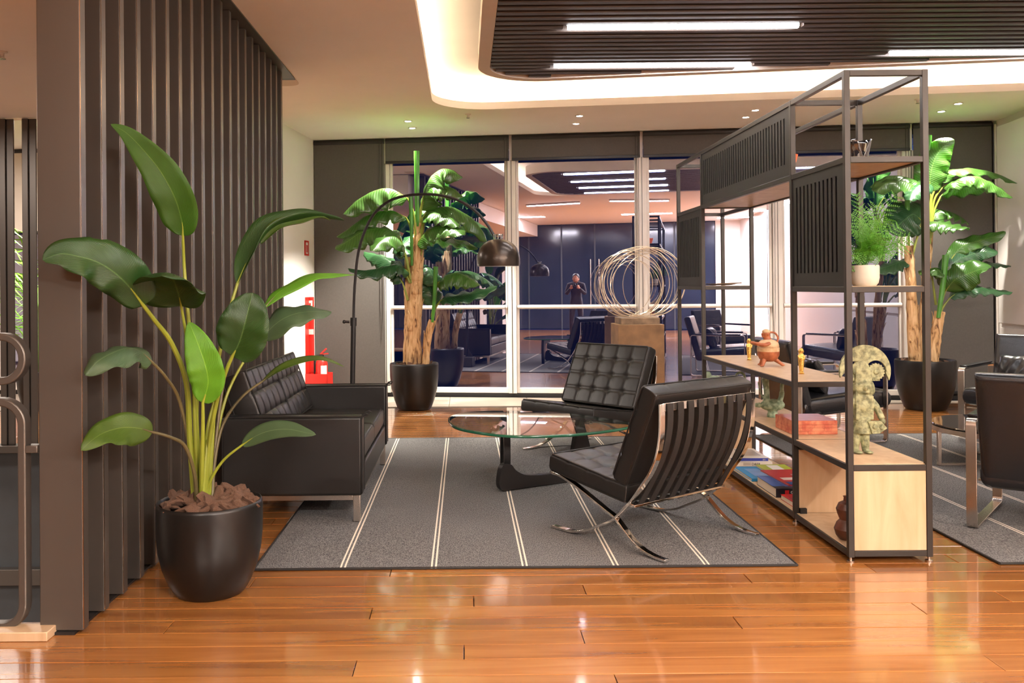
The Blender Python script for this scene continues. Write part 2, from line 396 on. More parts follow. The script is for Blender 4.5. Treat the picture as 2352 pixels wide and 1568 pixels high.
def smoothpath(pts, per=6, closed=False):
    pts = [Vector(p) if not isinstance(p, Vector) else p for p in pts]; n = len(pts); out = []
    rng = range(n) if closed else range(n-1)
    for i in rng:
        if closed: a, b, c, d = (pts[(i+j) % n] for j in (-1, 0, 1, 2))
        else: a, b, c, d = pts[max(i-1, 0)], pts[i], pts[i+1], pts[min(i+2, n-1)]
        for k in range(per):
            t = k/per
            out.append(.5*((2*b) + (c-a)*t + (2*a-5*b+4*c-d)*t*t + (3*b-a-3*c+d)*t**3))
    if not closed: out.append(pts[-1])
    return out

def meshof(name, mb, mat, smooth=True, ang=.62):
    me = bpy.data.meshes.new(name); me.from_pydata([tuple(p) for p in mb.v], [], mb.f); me.materials.append(mat)
    bm = bmesh.new(); bm.from_mesh(me); bmesh.ops.recalc_face_normals(bm, faces=bm.faces) if mb.uv is None else None
    bm.to_mesh(me); bm.free()
    if mb.uv is not None:
        ul = me.uv_layers.new(name='UVMap')
        for lp in me.loops: ul.data[lp.index].uv = mb.uv[lp.vertex_index]
    if smooth:
        me.shade_smooth()
        if ang: me.set_sharp_from_angle(angle=ang)
    return me
def obj(name, mb, mat, parent=None, smooth=True, bevel=0, seg=2, sub=0, label=None, ang=.62, remesh=0, solid=0):
    o = bpy.data.objects.new(name, meshof(name, mb, mat, smooth, ang)); COL.objects.link(o)
    if parent is not None: o.parent = parent
    if remesh:
        d = o.modifiers.new('r', 'REMESH'); d.mode = 'VOXEL'; d.voxel_size = remesh; d.use_smooth_shade = True
        d2 = o.modifiers.new('s', 'SMOOTH'); d2.iterations = 3
    if solid: d = o.modifiers.new('t', 'SOLIDIFY'); d.thickness = solid; d.offset = 0
    if bevel:
        d = o.modifiers.new('b', 'BEVEL'); d.width = bevel; d.segments = seg; d.limit_method = 'ANGLE'; d.angle_limit = .6
    if sub: d = o.modifiers.new('s', 'SUBSURF'); d.levels = sub; d.render_levels = sub
    if label: o['label'] = label
    return o
def thing(name, label, cat, loc=(0, 0, 0), rz=0, group=None):
    o = bpy.data.objects.new(name, None); COL.objects.link(o); o.location = loc; o.rotation_euler = (0, 0, rz); o.empty_display_size = .1
    o['label'] = label; o['category'] = cat
    if group: o['group'] = group
    return o
def tag(o, label, cat, group=None):
    o['label'] = label; o['category'] = cat
    if group: o['group'] = group
    return o
def struct(name, mb=None, mat=None, parent=None, **k):
    if mb is None:
        o = bpy.data.objects.new(name, None); COL.objects.link(o)
    else: o = obj(name, mb, mat, parent, **k)
    if parent is None: o['kind'] = 'structure'
    return o
def dup(root, loc, rz=None, label=None):
    r = root.copy(); COL.objects.link(r); r.location = loc
    if rz is not None: r.rotation_euler = (0, 0, rz)
    if label: r['label'] = label
    for ch in list(root.children):
        c = ch.copy(); COL.objects.link(c); c.parent = r
        for g in ch.children:
            d = g.copy(); COL.objects.link(d); d.parent = c
    return r
def put(o, loc, rz=0): o.location = loc; o.rotation_euler = (0, 0, rz); return o
I3 = Matrix.Identity(3)
def rotm(ax, a): return Matrix.Rotation(a, 3, ax)

# window wall frame: s along the wall from its left corner, o towards the room (+)
TH = math.radians(7.0); WD = Vector((math.cos(TH), -math.sin(TH), 0)); WN = Vector((-math.sin(TH), -math.cos(TH), 0)); W0 = Vector((-1.75, 10.56, 0))
WR = Matrix((WD, -WN, Vector((0, 0, 1)))).transposed()      # local x along the wall, local y outwards
def W(s, o, z): return W0 + WD*s + WN*o + Vector((0, 0, z))
def wbox(mb, s0, o0, z0, s1, o1, z1):
    c = W((s0+s1)/2, (o0+o1)/2, (z0+z1)/2); return mb.obox(c, abs(s1-s0)/2, abs(o1-o0)/2, abs(z1-z0)/2, WR)
CZ = 3.01

# ================================================================== THE SETTING
# floor: planks 12.6 cm wide, 2.16 m long, each a piece with its own joint
fl = struct('floor')
PW, PL = .1265, 2.163
OFF = {-1: .487, 0: -.38, 1: -.01, 2: .425, 3: 1.03, 4: -.377, 5: .03, 6: .50, 7: 1.23, 8: -.34}
def row_off(k): return OFF.get(k, [-.36, .0, .46, 1.1][k % 4] + .1*math.sin(k*2.3))
def plank(mb, x0, x1, y0, y1):
    g = .0016; zt = random.uniform(-.0006, 0)
    mb.add([(x0+g, y0+g, zt-.001), (x1-g, y0+g, zt-.001), (x1-g, y1-g, zt-.001), (x0+g, y1-g, zt-.001),
            (x0+g+.0012, y0+g+.0012, zt), (x1-g-.0012, y0+g+.0012, zt), (x1-g-.0012, y1-g-.0012, zt), (x0+g+.0012, y1-g-.0012, zt),
            (x0+g, y0+g, -.02), (x1-g, y0+g, -.02), (x1-g, y1-g, -.02), (x0+g, y1-g, -.02)],
           [(4, 5, 6, 7), (0, 1, 5, 4), (1, 2, 6, 5), (2, 3, 7, 6), (3, 0, 4, 7), (8, 9, 1, 0), (9, 10, 2, 1), (10, 11, 3, 2), (11, 8, 0, 3)])
def colour(me, per, fn):
    at = me.attributes.new('rnd', 'FLOAT_COLOR', 'FACE')
    for i, d in enumerate(at.data): d.color = fn(i//per)
rest = MB(); rest_c = []
def floor_range(k):
    y = 2.96+PW*k
    if 3.42 < y < 7.25: return -1.60, 7.0
    return -9.0, 7.0
single = 0
for k in range(-62, 52):
    y0 = 2.96+PW*k; y1 = y0+PW
    if y1 > 9.52: break
    xa, xb = floor_range(k); off = row_off(k)
    j0 = math.floor((xa-off)/PL)
    x = off + j0*PL
    while x < xb:
        a, b = max(x, xa), min(x+PL, xb); x += PL
        if b-a < .02: continue
        col = (random.random(), random.random(), random.random(), 1)
        vis = -1.6 < a < 6 and 2.7 < y0 < 6.2 and (a < .62*y1 and b > -.55*y1)
        if vis:
            mb = MB(); plank(mb, a, b, y0, y1)
            o = obj('plank', mb, M['floor'], fl, smooth=False); colour(o.data, 9, lambda i: col); single += 1
        else:
            plank(rest, a, b, y0, y1); rest_c.append(col)
o = obj('plank_field', rest, M['floor'], fl, smooth=False); o['kind'] = 'stuff'; colour(o.data, 9, lambda i: rest_c[i])
sub = MB(); sub.box(-9, -5.0, -.25, 7, 3.40, -.012); sub.box(-1.6, 3.40, -.25, 7, 7.28, -.012); sub.box(-9, 7.28, -.25, 7, 9.54, -.012)
struct('screed', sub, M['soil'], fl, smooth=False)
# stone strip between the wood and the glass: three-sided slabs of travertine
s0 = -7.2
while s0 < 7.5:
    s1 = s0+.88; mb = MB(); a0, a1 = W(s0+.002, .04, 0), W(s1-.002, .04, 0)
    mb.prism([(a0.x, a0.y), (a0.x-.0, 9.53), (a1.x, 9.53), (a1.x, a1.y)], -.05, -.001)
    obj('stone_slab', mb, M['stone'], fl, smooth=False); s0 = s1
mb = MB(); mb.prism([(-9, 9.525), (7, 9.525), (7, 9.2), (7.0, 9.52), (7, 11.4), (-9, 11.6)], -.2, -.052); struct('threshold_bed', mb, M['soil'], fl, smooth=False)

# ceiling with the long light recess
def rounded(pts, r, seg=12):
    out = []; n = len(pts)
    for i in range(n):
        p, a, b = Vector(pts[i]), Vector(pts[i-1]), Vector(pts[(i+1) % n])
        da, db = (a-p).normalized(), (b-p).normalized(); ang = da.angle(db)
        if r <= 0: out.append((p.x, p.y)); continue
        t = r/math.tan(ang/2); c = p + (da+db).normalized()*(r/math.sin(ang/2)); s, e = p+da*t, p+db*t
        for k in range(seg+1):
            q = s.lerp(e, k/seg) - c; q = c + q.normalized()*r; out.append((q.x, q.y))
    return out
def quadloop(x0, yf, sl, x1, yn, off, r):
    "left x0, front line y = yf - sl*x, right x1, near y yn; grown outwards by off"
    k = math.sqrt(1+sl*sl)*off
    x0 -= off; x1 += off; yn -= off
    return rounded([(x0, yn), (x1, yn), (x1, yf+k-sl*x1), (x0, yf+k-sl*x0)], r)
def hole_loop(off): return quadloop(-.28, 8.765, .135, 6.6, 3.25, off, .50+off)
def raft_loop(off): return quadloop(.125, 7.43, .148, 6.4, 3.72, off, .50+off)
H0, H1, HL = hole_loop(0), hole_loop(.20), hole_loop(.13)
outer = [(-9, -5.2), (7.2, -5.2), (7.2, 11.2), (-9, 11.8)]
def plate_holes(loops, z, flip=False):
    vs = [p for lp in loops for p in lp]; tri = tessellate_polygon([[Vector((a, b, 0)) for a, b in lp] for lp in loops])
    m = MB(); m.add([(a, b, z) for a, b in vs], [tuple(t) for t in tri]); return m
def band(mb, la, za, lb, zb):
    n = len(la); return mb.add([(a, b, za) for a, b in la] + [(a, b, zb) for a, b in lb], [(i, (i+1) % n, n+(i+1) % n, n+i) for i in range(n)])
cm = plate_holes([outer, H0], CZ)
CV = 3.30
band(cm, H0, CZ, H0, CZ+.07); band(cm, H0, CZ+.07, H1, CZ+.07); band(cm, H1, CZ+.07, H1, CV)
tri = tessellate_polygon([[Vector((a, b, 0)) for a, b in H1]]); cm.add([(a, b, CV) for a, b in H1], [tuple(t) for t in tri])
ceiling = struct('ceiling', cm, M['ceiling'], smooth=True, ang=.5)
# hidden LED tape lying on the lip of the recess
lm = MB(); n = len(HL); LW = hole_loop(.16)
band(lm, HL, CZ+.085, LW, CZ+.085)
o = obj('cove_light_strip', lm, M['cove'], smooth=False); tag(o, 'warm LED tape glowing along the rim of the ceiling recess', 'light strip')

# dark slatted raft inside the recess
raft = thing('ceiling_raft', 'rounded dark slatted ceiling raft with a white rim above the seating', 'ceiling panel', (2.5, 5.5, 2.96))
RO, RI = raft_loop(0), raft_loop(-.09)
def loc_of(mb, root):
    v = Vector(root.location); a = -root.rotation_euler.z; Rm = Matrix.Rotation(a, 3, 'Z')
    mb.v = [Rm @ (p-v) for p in mb.v]; return mb
mb = MB(); band(mb, RO, 2.96, RI, 2.96); band(mb, RO, 2.96, RO, 3.10); band(mb, RI, 2.96, RI, 3.07)
obj('rim', loc_of(mb, raft), M['raft'], raft)
mb = MB(); tri = tessellate_polygon([[Vector((a, b, 0)) for a, b in RO]]); mb.add([(a, b, 3.10) for a, b in RO], [tuple(t) for t in tri])
mb.add([(a, b, 3.06) for a, b in RI], [tuple(t) for t in tessellate_polygon([[Vector((a, b, 0)) for a, b in RI]])])
obj('backing_board', loc_of(mb, raft), M['raft_back'], raft, smooth=False)
def xcross(loop, y):
    xs = []
    for i in range(len(loop)):
        (ax, ay), (bx, by) = loop[i], loop[(i+1) % len(loop)]
        if (ay-y)*(by-y) < 0: xs.append(ax+(bx-ax)*(y-ay)/(by-ay))
    return (min(xs), max(xs)) if len(xs) > 1 else None
BARS = [(.70, 2.23, 6.865), (.685, 2.215, 5.84), (.70, 2.23, 4.86), (.70, 2.23, 4.0), (3.15, 4.68, 6.575), (3.15, 4.68, 4.9), (3.15, 4.68, 4.0), (5.3, 6.1, 6.2), (5.3, 6.1, 4.9)]
y = 3.86
while y < 7.4:
    cr = [c for c in (xcross(RI, y-.028), xcross(RI, y+.028)) if c]
    if len(cr) == 2:
        a, b = max(c[0] for c in cr)+.004, min(c[1] for c in cr)-.004
        segs = [(a, b)]
        for (p, q, by) in BARS:
            if abs(by-y) < .062:
                segs = [z for (u, v_) in segs for z in ([(u, p-.02), (q+.02, v_)] if u < p and q < v_ else ([(u, min(v_, p-.02))] if u < p < v_ else [(u, v_)]))]
        for (u, v_) in segs:
            if v_-u < .05: continue
            mb = MB(); mb.prism([(y-.026, 2.975), (y-.023, 2.968), (y+.023, 2.968), (y+.026, 2.975), (y+.026, 3.035), (y-.026, 3.035)], u, v_, lambda a_, b_, c_: Vector((c_, a_, b_)))
            obj('slat', loc_of(mb, raft), M['slat'], raft, ang=.4)
    y += .1045
BL = {0: 'front-row linear lamp of the left column, closest to the windows', 1: 'linear lamp of the left column, second row from the windows',
      4: 'long linear lamp at the right, above the open shelving',
      2: 'linear lamp of the left column, third row, seen mirrored in the window', 3: 'linear lamp of the left column, last row toward the lobby',
      5: 'linear lamp of the middle column, second row from the windows', 6: 'linear lamp of the middle column, last row toward the lobby',
      7: 'short linear lamp of the right column, nearer the windows', 8: 'short linear lamp of the right column, toward the lobby'}
for k, (x0, x1, by) in enumerate(BARS):
    t = thing('linear_lamp', 'white ' + BL[k], 'ceiling lamp', ((x0+x1)/2, by, 2.99), 0, 'linear lamps of the slatted raft')
    L = (x1-x0)/2
    mb = MB(); mb.box(-L, -.036, 0, L, .036, .045); obj('housing', mb, M['raft_back'], t, bevel=.004)
    mb = MB(); mb.prism([(-.021, .006), (-.020, -.024), (-.012, -.032), (.012, -.032), (.020, -.024), (.021, .006)], -L+.01, L-.01, lambda a_, b_, c_: Vector((c_, a_, b_)))
    obj('diffuser', mb, M['light_bar'], t)
# two slanted lamps on the plain ceiling nearer the lobby
for k, (x, y, a) in enumerate([(-.2, 1.75, .28), (1.6, 2.0, -.28)]):
    t = thing('lobby_lamp', 'white slanted linear lamp on the plain lobby ceiling, %s of the mirrored pair' % ('left', 'right')[k], 'ceiling lamp', (x, y, 2.975), a, 'slanted lobby lamps')
    mb = MB(); mb.box(-.62, -.04, 0, .62, .04, .03); obj('housing', mb, M['white_metal'], t, bevel=.004)
    mb = MB(); mb.box(-.60, -.032, -.012, .60, .032, .001); obj('diffuser', mb, M['near_bar'], t, bevel=.006)
PO = ['leftmost pair', 'leftmost pair', 'second pair from the left', 'second pair from the left', 'third pair, behind the open shelving', 'third pair, behind the open shelving', 'rightmost pair, over the right banana plant', 'rightmost pair, over the right banana plant']
for k, (x, y) in enumerate(DL):
    t = thing('downlight', 'small round glowing ceiling downlight, %s one of the %s' % ('nearer' if k % 2 == 0 else 'farther', PO[k]), 'downlight', (x, y, CZ), 0, 'recessed downlights by the windows')
    mb = MB(); mb.lathe([(.046, -.001), (.046, -.006), (.032, -.008), (.029, -.002)], 24); obj('trim_ring', mb, M['white'], t)
    mb = MB(); mb.lathe([(.0, -.005), (.030, -.005)], 24); obj('lens', mb, M['downlight'], t)
for k, (x, y) in enumerate([(Gz(1075, 262, CZ).x, Gz(1075, 262, CZ).y), (Gz(2108, 228, CZ).x, Gz(2108, 228, CZ).y)]):
    t = thing('sprinkler', ['small white ceiling sprinkler between the first two downlight pairs', 'small ceiling sprinkler behind the top of the open shelving'][k], 'sprinkler', (x, y, CZ))
    mb = MB(); mb.lathe([(.03, 0), (.03, -.006), (.012, -.01), (.008, -.03)], 16); obj('body', mb, M['white_metal'], t)
    mb = MB(); mb.lathe([(.0, -.036), (.018, -.036), (.018, -.04), (0, -.04)], 16); mb.box(-.012, -.002, -.038, -.008, .002, -.008); mb.box(.008, -.002, -.038, .012, .002, -.008); obj('deflector', mb, M['steel'], t)

# lower ceiling over the stair hall, left of the slatted screen
mb = MB(); mb.box(-9, -5, 2.675, -1.63, 7.33, 3.0); struct('ceiling_stair', mb, M['ceiling'], smooth=False)
t = thing('sprinkler', 'small hanging sprinkler on the low ceiling left of the bronze screen', 'sprinkler', tuple(Gz(5, 118, 2.675)[:2]) + (2.675,))
mb = MB(); mb.lathe([(.03, 0), (.03, -.006), (.012, -.01), (.008, -.03)], 16); obj('body', mb, M['white_metal'], t)
mb = MB(); mb.lathe([(.0, -.04), (.02, -.04), (.02, -.045), (0, -.045)], 16); mb.box(-.012, -.002, -.042, -.008, .002, -.008); mb.box(.008, -.002, -.042, .012, .002, -.008); obj('deflector', mb, M['steel'], t)

# walls
mb = MB(); wbox(mb, -.30, 1.60, 0, 0, 0.0, CZ); struct('wall_left', mb, M['wall'], smooth=False)
wr = MB(); wbox(wr, 7.553, 15.3, 0, 7.7, -.2, CZ); wall_right = struct('wall_right', wr, M['wall'], smooth=False)
mb = MB(); wbox(mb, 7.505, 5.2, .84, 7.556, .16, 2.93); obj('wall_panel', mb, M['wall'], wall_right, bevel=.006, label='large white panel standing proud of the wall')
mb = MB(); wbox(mb, 7.52, 5.2, .03, 7.556, .16, .80); obj('wall_panel', mb, M['wall'], wall_right, bevel=.006)
mb = MB(); mb.tube([W(7.535, .07, .0), W(7.535, .07, 2.97)], .012); obj('pipe', mb, M['white_metal'], wall_right)
mb = MB(); mb.box(-9.2, -5.2, -3, -9, 12, CZ); struct('wall_stair', mb, M['wall'], smooth=False)
# wall behind the photographer: dark glazing with a pair of doors, then plain white wall
mb = MB(); mb.box(3.3, -5.2, 0, 8, -5.0, CZ); struct('wall_back', mb, M['wall'], smooth=False)
wb = struct('window_9')
xs = [-9, -7.4, -5.9, -4.4, -3.0, -1.9, -.95, 0.0, 1.1, 2.2, 3.3]
for a, b in zip(xs, xs[1:]):
    mb = MB(); mb.box(a+.02, -5.08, 0.02, b-.02, -5.06, CZ-.02); obj('pane', mb, M['dark_wall'], wb, smooth=False)
    mb = MB(); mb.box(a-.02, -5.10, 0, a+.02, -5.04, CZ); obj('mullion', mb, M['slate'], wb, smooth=False)
mb = MB(); mb.box(-9, -5.2, 0, 3.3, -5.11, CZ); obj('backing', mb, M['black'], wb, smooth=False)
for x in (-.12, .12):
    mb = MB(); mb.tube([(x, -4.97, .7), (x, -4.97, 2.0)], .02); mb.tube([(x, -5.07, .9), (x, -4.97, .9)], .012); mb.tube([(x, -5.07, 1.8), (x, -4.97, 1.8)], .012)
    obj('door_pull', mb, M['steel'], wb)
for x in (-3.9, -3.2, -2.4):
    mb = MB(); mb.box(x-.14, -4.6, 0, x+.14, -4.3, CZ-.001); obj('white_column', mb, M['wall'], wb, smooth=False)

# ------------------------------------------------------------------ window wall
MUL = [(.807, .90), (2.279, 2.375), (3.751, 3.857), (5.228, 5.331), (6.594, 6.784)]
n = 1
for (a0, a), (b, b1) in zip(MUL, MUL[1:]):
    wn = struct('window_%d' % n); n += 1
    mb = MB(); wbox(mb, a, .0, .045, b, -.07, .105); obj('bottom_frame', mb, M['white_metal'], wn, bevel=.004)
    mb = MB(); wbox(mb, a, .0, 2.80, b, -.07, 2.90); obj('top_frame', mb, M['white_metal'], wn, bevel=.004)
    mb = MB(); wbox(mb, a+.001, -.02, .105, a+.03, -.06, 2.8); obj('side_frame', mb, M['white_metal'], wn, bevel=.003)
    mb = MB(); wbox(mb, b-.03, -.02, .105, b-.001, -.06, 2.8); obj('side_frame', mb, M['white_metal'], wn, bevel=.003)
    mb = MB(); wbox(mb, a+.02, -.035, .10, b-.02, -.057, 2.82); obj('pane', mb, M['window'], wn, smooth=False)
for k, (a, b) in enumerate(MUL):
    mb = MB(); wbox(mb, a, .03, .045, b, -.09, 2.72); c = (a+b)/2
    g = MB()
    o = struct('trim_%d' % (k+1), mb, M['white_metal'], bevel=.004)
    wbox(g, c-.006, .034, .05, c+.002, .028, 2.72); obj('joint', g, M['bronze'], o, smooth=False)
    mb = MB(); wbox(mb, c-.022, .03, 2.72, c+.012, -.06, CZ-.002); obj('upper_post', mb, M['white_metal'], o, bevel=.003)
mb = MB(); wbox(mb, -7.6, .0, .0, 7.55, -.10, .045)
struct('baseboard_window', mb, M['black'], smooth=False)
mb = MB(); wbox(mb, -7.6, -.12, -.3, 7.6, -.18, CZ+.1)
# solid head above the glass and solid ends behind the lowered blinds
mb = MB(); wbox(mb, -7.6, -.03, 2.90, 7.6, -.3, 3.4); struct('wall_head', mb, M['black'], smooth=False)
mb = MB(); wbox(mb, .0, -.03, .0, .807, -.1, CZ); struct('wall_window_left', mb, M['black'], smooth=False)
mb = MB(); wbox(mb, 6.784, -.03, .0, 7.6, -.1, CZ); struct('wall_window_right', mb, M['black'], smooth=False)
# hand rail in front of the glass
t = thing('window_rail', 'white tubular rail running across all the windows at waist height', 'rail', tuple(W(3.7, .02, 1.04)))
for (a0, a), (b, b1) in zip(MUL, MUL[1:]):
    mb = MB(); z = 1.035
    mb.tube([W(a+.01, -.002, z), W(b-.01, -.002, z)], .023, 12); obj('tube', loc_of(mb, t), M['white_metal'], t)
# roller blinds: raised ones over the windows, lowered ones at both ends
BLN = ['first window from the left', 'second window from the left', 'third window, behind the shelving', 'last window on the right']
def blind(s0, s1, zb, label, chain=True):
    t = thing('roller_blind', label, 'blind', tuple(W((s0+s1)/2, .05, CZ)), -TH, 'taupe roller blinds')
    h = (s1-s0)/2
    mb = MB(); mb.box(-h, -.012, zb-CZ, h, -.010, -.004); obj('fabric', mb, M['blind'], t, smooth=False)
    mb = MB(); mb.box(-h, -.020, zb-CZ-.025, h, -.002, zb-CZ+.006); obj('bottom_rail', mb, M['black'], t, bevel=.004)
    mb = MB(); mb.tube([(-h, .0, -.034), (h, .0, -.034)], .03, 12); obj('roller', mb, M['black'], t)
    if chain:
        mb = MB(); x = h-.02
        mb.tube([(x, -.03, -.03), (x-.004, -.03, -2.0), (x-.018, -.03, -2.35), (x-.035, -.03, -2.0), (x-.03, -.03, -.03)], .0028, 5); obj('pull_chain', mb, M['shelf_metal'], t)
for k, ((a0, a), (b, b1)) in enumerate(zip(MUL, MUL[1:])):
    blind((a0+a)/2+.012, (b+b1)/2-.022, 2.735, 'raised taupe roller blind over the ' + BLN[k])
blind(.008, .845, .10, 'fully lowered taupe roller blind behind the arc lamp')
blind(6.70, 7.50, .10, 'fully lowered taupe roller blind behind the right banana plant', False)

# ------------------------------------------------------------------ stair hall left of the screen
mb = MB(); mb.box(-9, 7.275, -3, -1.62, 7.42, -.02); struct('wall_void_far', mb, M['slate'], smooth=False)
mb = MB(); mb.box(-9, 7.20, -1.10, -1.62, 7.275, -.97); mb.box(-9, 7.18, -.03, -1.62, 7.30, .03); struct('trim_9', mb, M['bronze'], bevel=.004)
mb = MB(); mb.box(-1.62, 3.4, -3, -1.60, 7.28, -.02); struct('wall_void_side', mb, M['wall'], smooth=False)
mb = MB(); mb.box(-9, 3.35, -3, -1.6, 3.40, -.02); struct('wall_void_near', mb, M['wall'], smooth=False)
mb = MB(); mb.box(-9, 3.3, -3.05, -1.5, 12, -3.0); struct('floor_lower', mb, M['floor'], smooth=False)
mb = MB(); mb.box(-4.2, 3.27, 0.0, -1.535, 3.36, .034); struct('baseboard_stair', mb, M['beech'], bevel=.003)
# far windows of the stair hall
wn = struct('window_5')
for a, b in ((-7.3, -5.6), (-5.5, -4.1), (-4.0, -2.3), (-2.2, -.34)):
    mb = MB(); wbox(mb, a, -.035, .1, b, -.057, 2.9); obj('pane', mb, M['window'], wn, smooth=False)
    mb = MB(); wbox(mb, b, .03, .045, b+.1, -.09, CZ); obj('mullion', mb, M['white_metal'], wn, bevel=.004)
    mb = MB(); wbox(mb, a, .0, .045, b, -.07, .13); obj('bottom_frame', mb, M['white_metal'], wn, bevel=.004)
for a, b in ((-4.05, -2.2), (-5.55, -4.1)):
    t = thing('roller_blind', 'half lowered pale blind in the stair hall, %s' % ('behind the bronze column' if a > -5 else 'seen between the far bronze slats'), 'blind', tuple(W((a+b)/2, .06, CZ)), -TH, 'pale blinds of the stair hall')
    h = (b-a)/2; mb = MB(); mb.box(-h, -.012, -1.02, h, -.010, 0); obj('fabric', mb, M['raft'], t, smooth=False)
    mb = MB(); mb.box(-h, -.02, -1.04, h, -.004, -1.015); obj('bottom_rail', mb, M['black'], t)
    mb = MB(); mb.tube([(-h, 0, -.03), (h, 0, -.03)], .028, 10); obj('roller', mb, M['black'], t)
# screen of slats on the far side of the stair well
t = thing('stair_slat_screen', 'bronze slat screen on the far side of the stair well, left of the column', 'screen', (-4.0, 7.25, 0))
for k, px in enumerate((-170, -105, -52, -2, 50, 107, 160)):
    x = P(px, 400, 7.22).x
    mb = MB(); mb.box(x+4.0, -.03, .03, x+4.0+.05, .0, 2.67); mb.box(x+4.0+.05, -.015, .03, x+4.0+.11, .0, 2.67)
    obj('slat', mb, M['bronze'], t, bevel=.004)
# bronze guard rail of rounded frames in front of the stair well
t = thing('stair_guard_rail', 'bronze guard rail of rounded flat-bar frames at the left edge', 'railing', (-2.2, 3.355, 0))
def rrect(x0, z0, x1, z1, r, seg=8):
    out = []
    for cx, cz, a0 in ((x1-r, z1-r, 0), (x0+r, z1-r, PI/2), (x0+r, z0+r, PI), (x1-r, z0+r, 1.5*PI)):
        for k in range(seg+1):
            a = a0 + PI/2*k/seg; out.append(Vector((cx+r*math.cos(a), 0, cz+r*math.sin(a))))
    return out
LY = Vector((0, 1, 0))
mb = MB(); mb.sweep(rrect(-1.0+.55, .945, -1.652+2.2, 1.112, .082), .05, .028, LY, True); obj('top_frame', mb, M['bronze'], t, bevel=.005)
mb = MB(); mb.sweep(rrect(-1.0+.4, .028, -1.655+2.2, .868, .085), .05, .030, LY, True); obj('main_frame', mb, M['bronze'], t, bevel=.005)
mb = MB(); mb.box(-1.64+2.2, -.025, .678, -1.596+2.2, .025, .706); obj('link', mb, M['bronze'], t, bevel=.003)

# ------------------------------------------------------------------ screen of bronze slats
scr = thing('slatted_screen', 'tall screen of upright bronze slats behind the large potted plant', 'screen', (-1.5, 5.3, 0))
N = 20
for k in range(N):
    y = 3.342 + k*.1955
    ins = k > 6
    mb = MB(); mb.box(-1.595+1.5, y-5.3, .012, -1.432+1.5, y-5.3+.05, 2.998 if k else 2.998)
    s = obj('slat', mb, M['bronze'], scr, bevel=.0035, seg=3)
    mb = MB(); mb.box(-1.4335+1.5, y-5.3+.0008, .02, -1.4312+1.5, y-5.3+.0035, 2.99); obj('polished_arris', mb, M['bronze_edge'], s, smooth=False)
mb = MB(); mb.box(-1.60+1.5, 3.30-5.3, 2.9985, -1.375+1.5, 7.33-5.3, 3.0085); obj('head_plate', mb, M['bronze'], scr, bevel=.002)
mb = MB(); mb.box(-1.57+1.5, 3.33-5.3, .0, -1.46+1.5, 7.12-5.3, .010); obj('sill_plate', mb, M['black'], scr, smooth=False)
arc = [(-1.375, 7.38)] + [(-1.475+.10*math.cos(a), 7.50+.10*math.sin(a)) for a in [i*PI/16 for i in range(9)]] + [(-1.60, 7.60), (-1.60, 7.38)]
mb = MB(); mb.prism([(a+1.5, b-5.3) for a, b in arc], 3.000, 3.0085); obj('end_plate', mb, M['raft'], scr, smooth=False)
mb = MB(); mb.box(-1.60+1.5, 7.331-5.3, 3.0, -1.38+1.5, 7.379-5.3, 3.008); obj('shadow_gap', mb, M['black'], scr, smooth=False)  # solid black strip: the dark of a recess put into its colour

# ================================================================== FURNITURE
def cushion(w, l, th, cx=0, cy_=0, puff=.009, dip=.012, r=.018, sub=12, crown=.0, xf=None, grid_min=26):
    "leather cushion: top face divided into cx by cy_ stitched squares with buttons; xf places it"
    xf = xf or (lambda p: p)
    def axis(n, L):
        m = max(grid_min, n*sub); ts = [i/m for i in range(m+1)]
        ex = [.003/L, .008/L, .014/L]
        ts = sorted(set([0, 1] + [t for t in ts if .02 < t < .98] + ex + [1-e for e in ex]))
        return ts
    U, V = axis(cx, w), axis(cy_, l); nu, nv = len(U), len(V)
    def edge(t, L):
        d = min(t, 1-t)*L
        return 0 if d >= r else r - math.sqrt(max(0, r*r-(r-d)**2))
    def top(u, v):
        z = th - min(r, math.hypot(edge(u, w), edge(v, l)))
        z += crown*math.sin(PI*u)*math.sin(PI*v)
        if cx and cy_:
            fu, fv = u*cx, v*cy_
            du, dv = abs(fu-round(fu)), abs(fv-round(fv))
            if round(fu) in (0, cx): du = .5 if du < .5 else du
            if round(fv) in (0, cy_): dv = .5 if dv < .5 else dv
            cw = w/cx
            s = (.65*min(1, du/.07)**.6+.35*min(1, du/.5)**.7)*(.65*min(1, dv/.07)**.6+.35*min(1, dv/.5)**.7)
            z += puff*(s-1)
            if 0 < round(fu) < cx and 0 < round(fv) < cy_:
                d = math.hypot(fu-round(fu), fv-round(fv)); z -= dip*math.exp(-(d/.16)**2)
        return z
    vs = []
    for v in V:
        for u in U: vs.append(xf(Vector(((u-.5)*w, (v-.5)*l, top(u, v)))))
    for v in V:
        for u in U: vs.append(xf(Vector(((u-.5)*w, (v-.5)*l, min(.4*th, math.hypot(edge(u, w), edge(v, l)))))))
    fs = []; o = nu*nv
    for j in range(nv-1):
        for i in range(nu-1):
            a = j*nu+i; fs.append((a, a+1, a+nu+1, a+nu)); fs.append((o+a, o+a+nu, o+a+nu+1, o+a+1))
    ed = [i for i in range(nu)] + [j*nu+nu-1 for j in range(1, nv)] + [(nv-1)*nu+i for i in range(nu-2, -1, -1)] + [j*nu for j in range(nv-2, 0, -1)]
    for k in range(len(ed)): a, b = ed[k], ed[(k+1) % len(ed)]; fs.append((a, o+a, o+b, b))
    return MB().add(vs, fs)
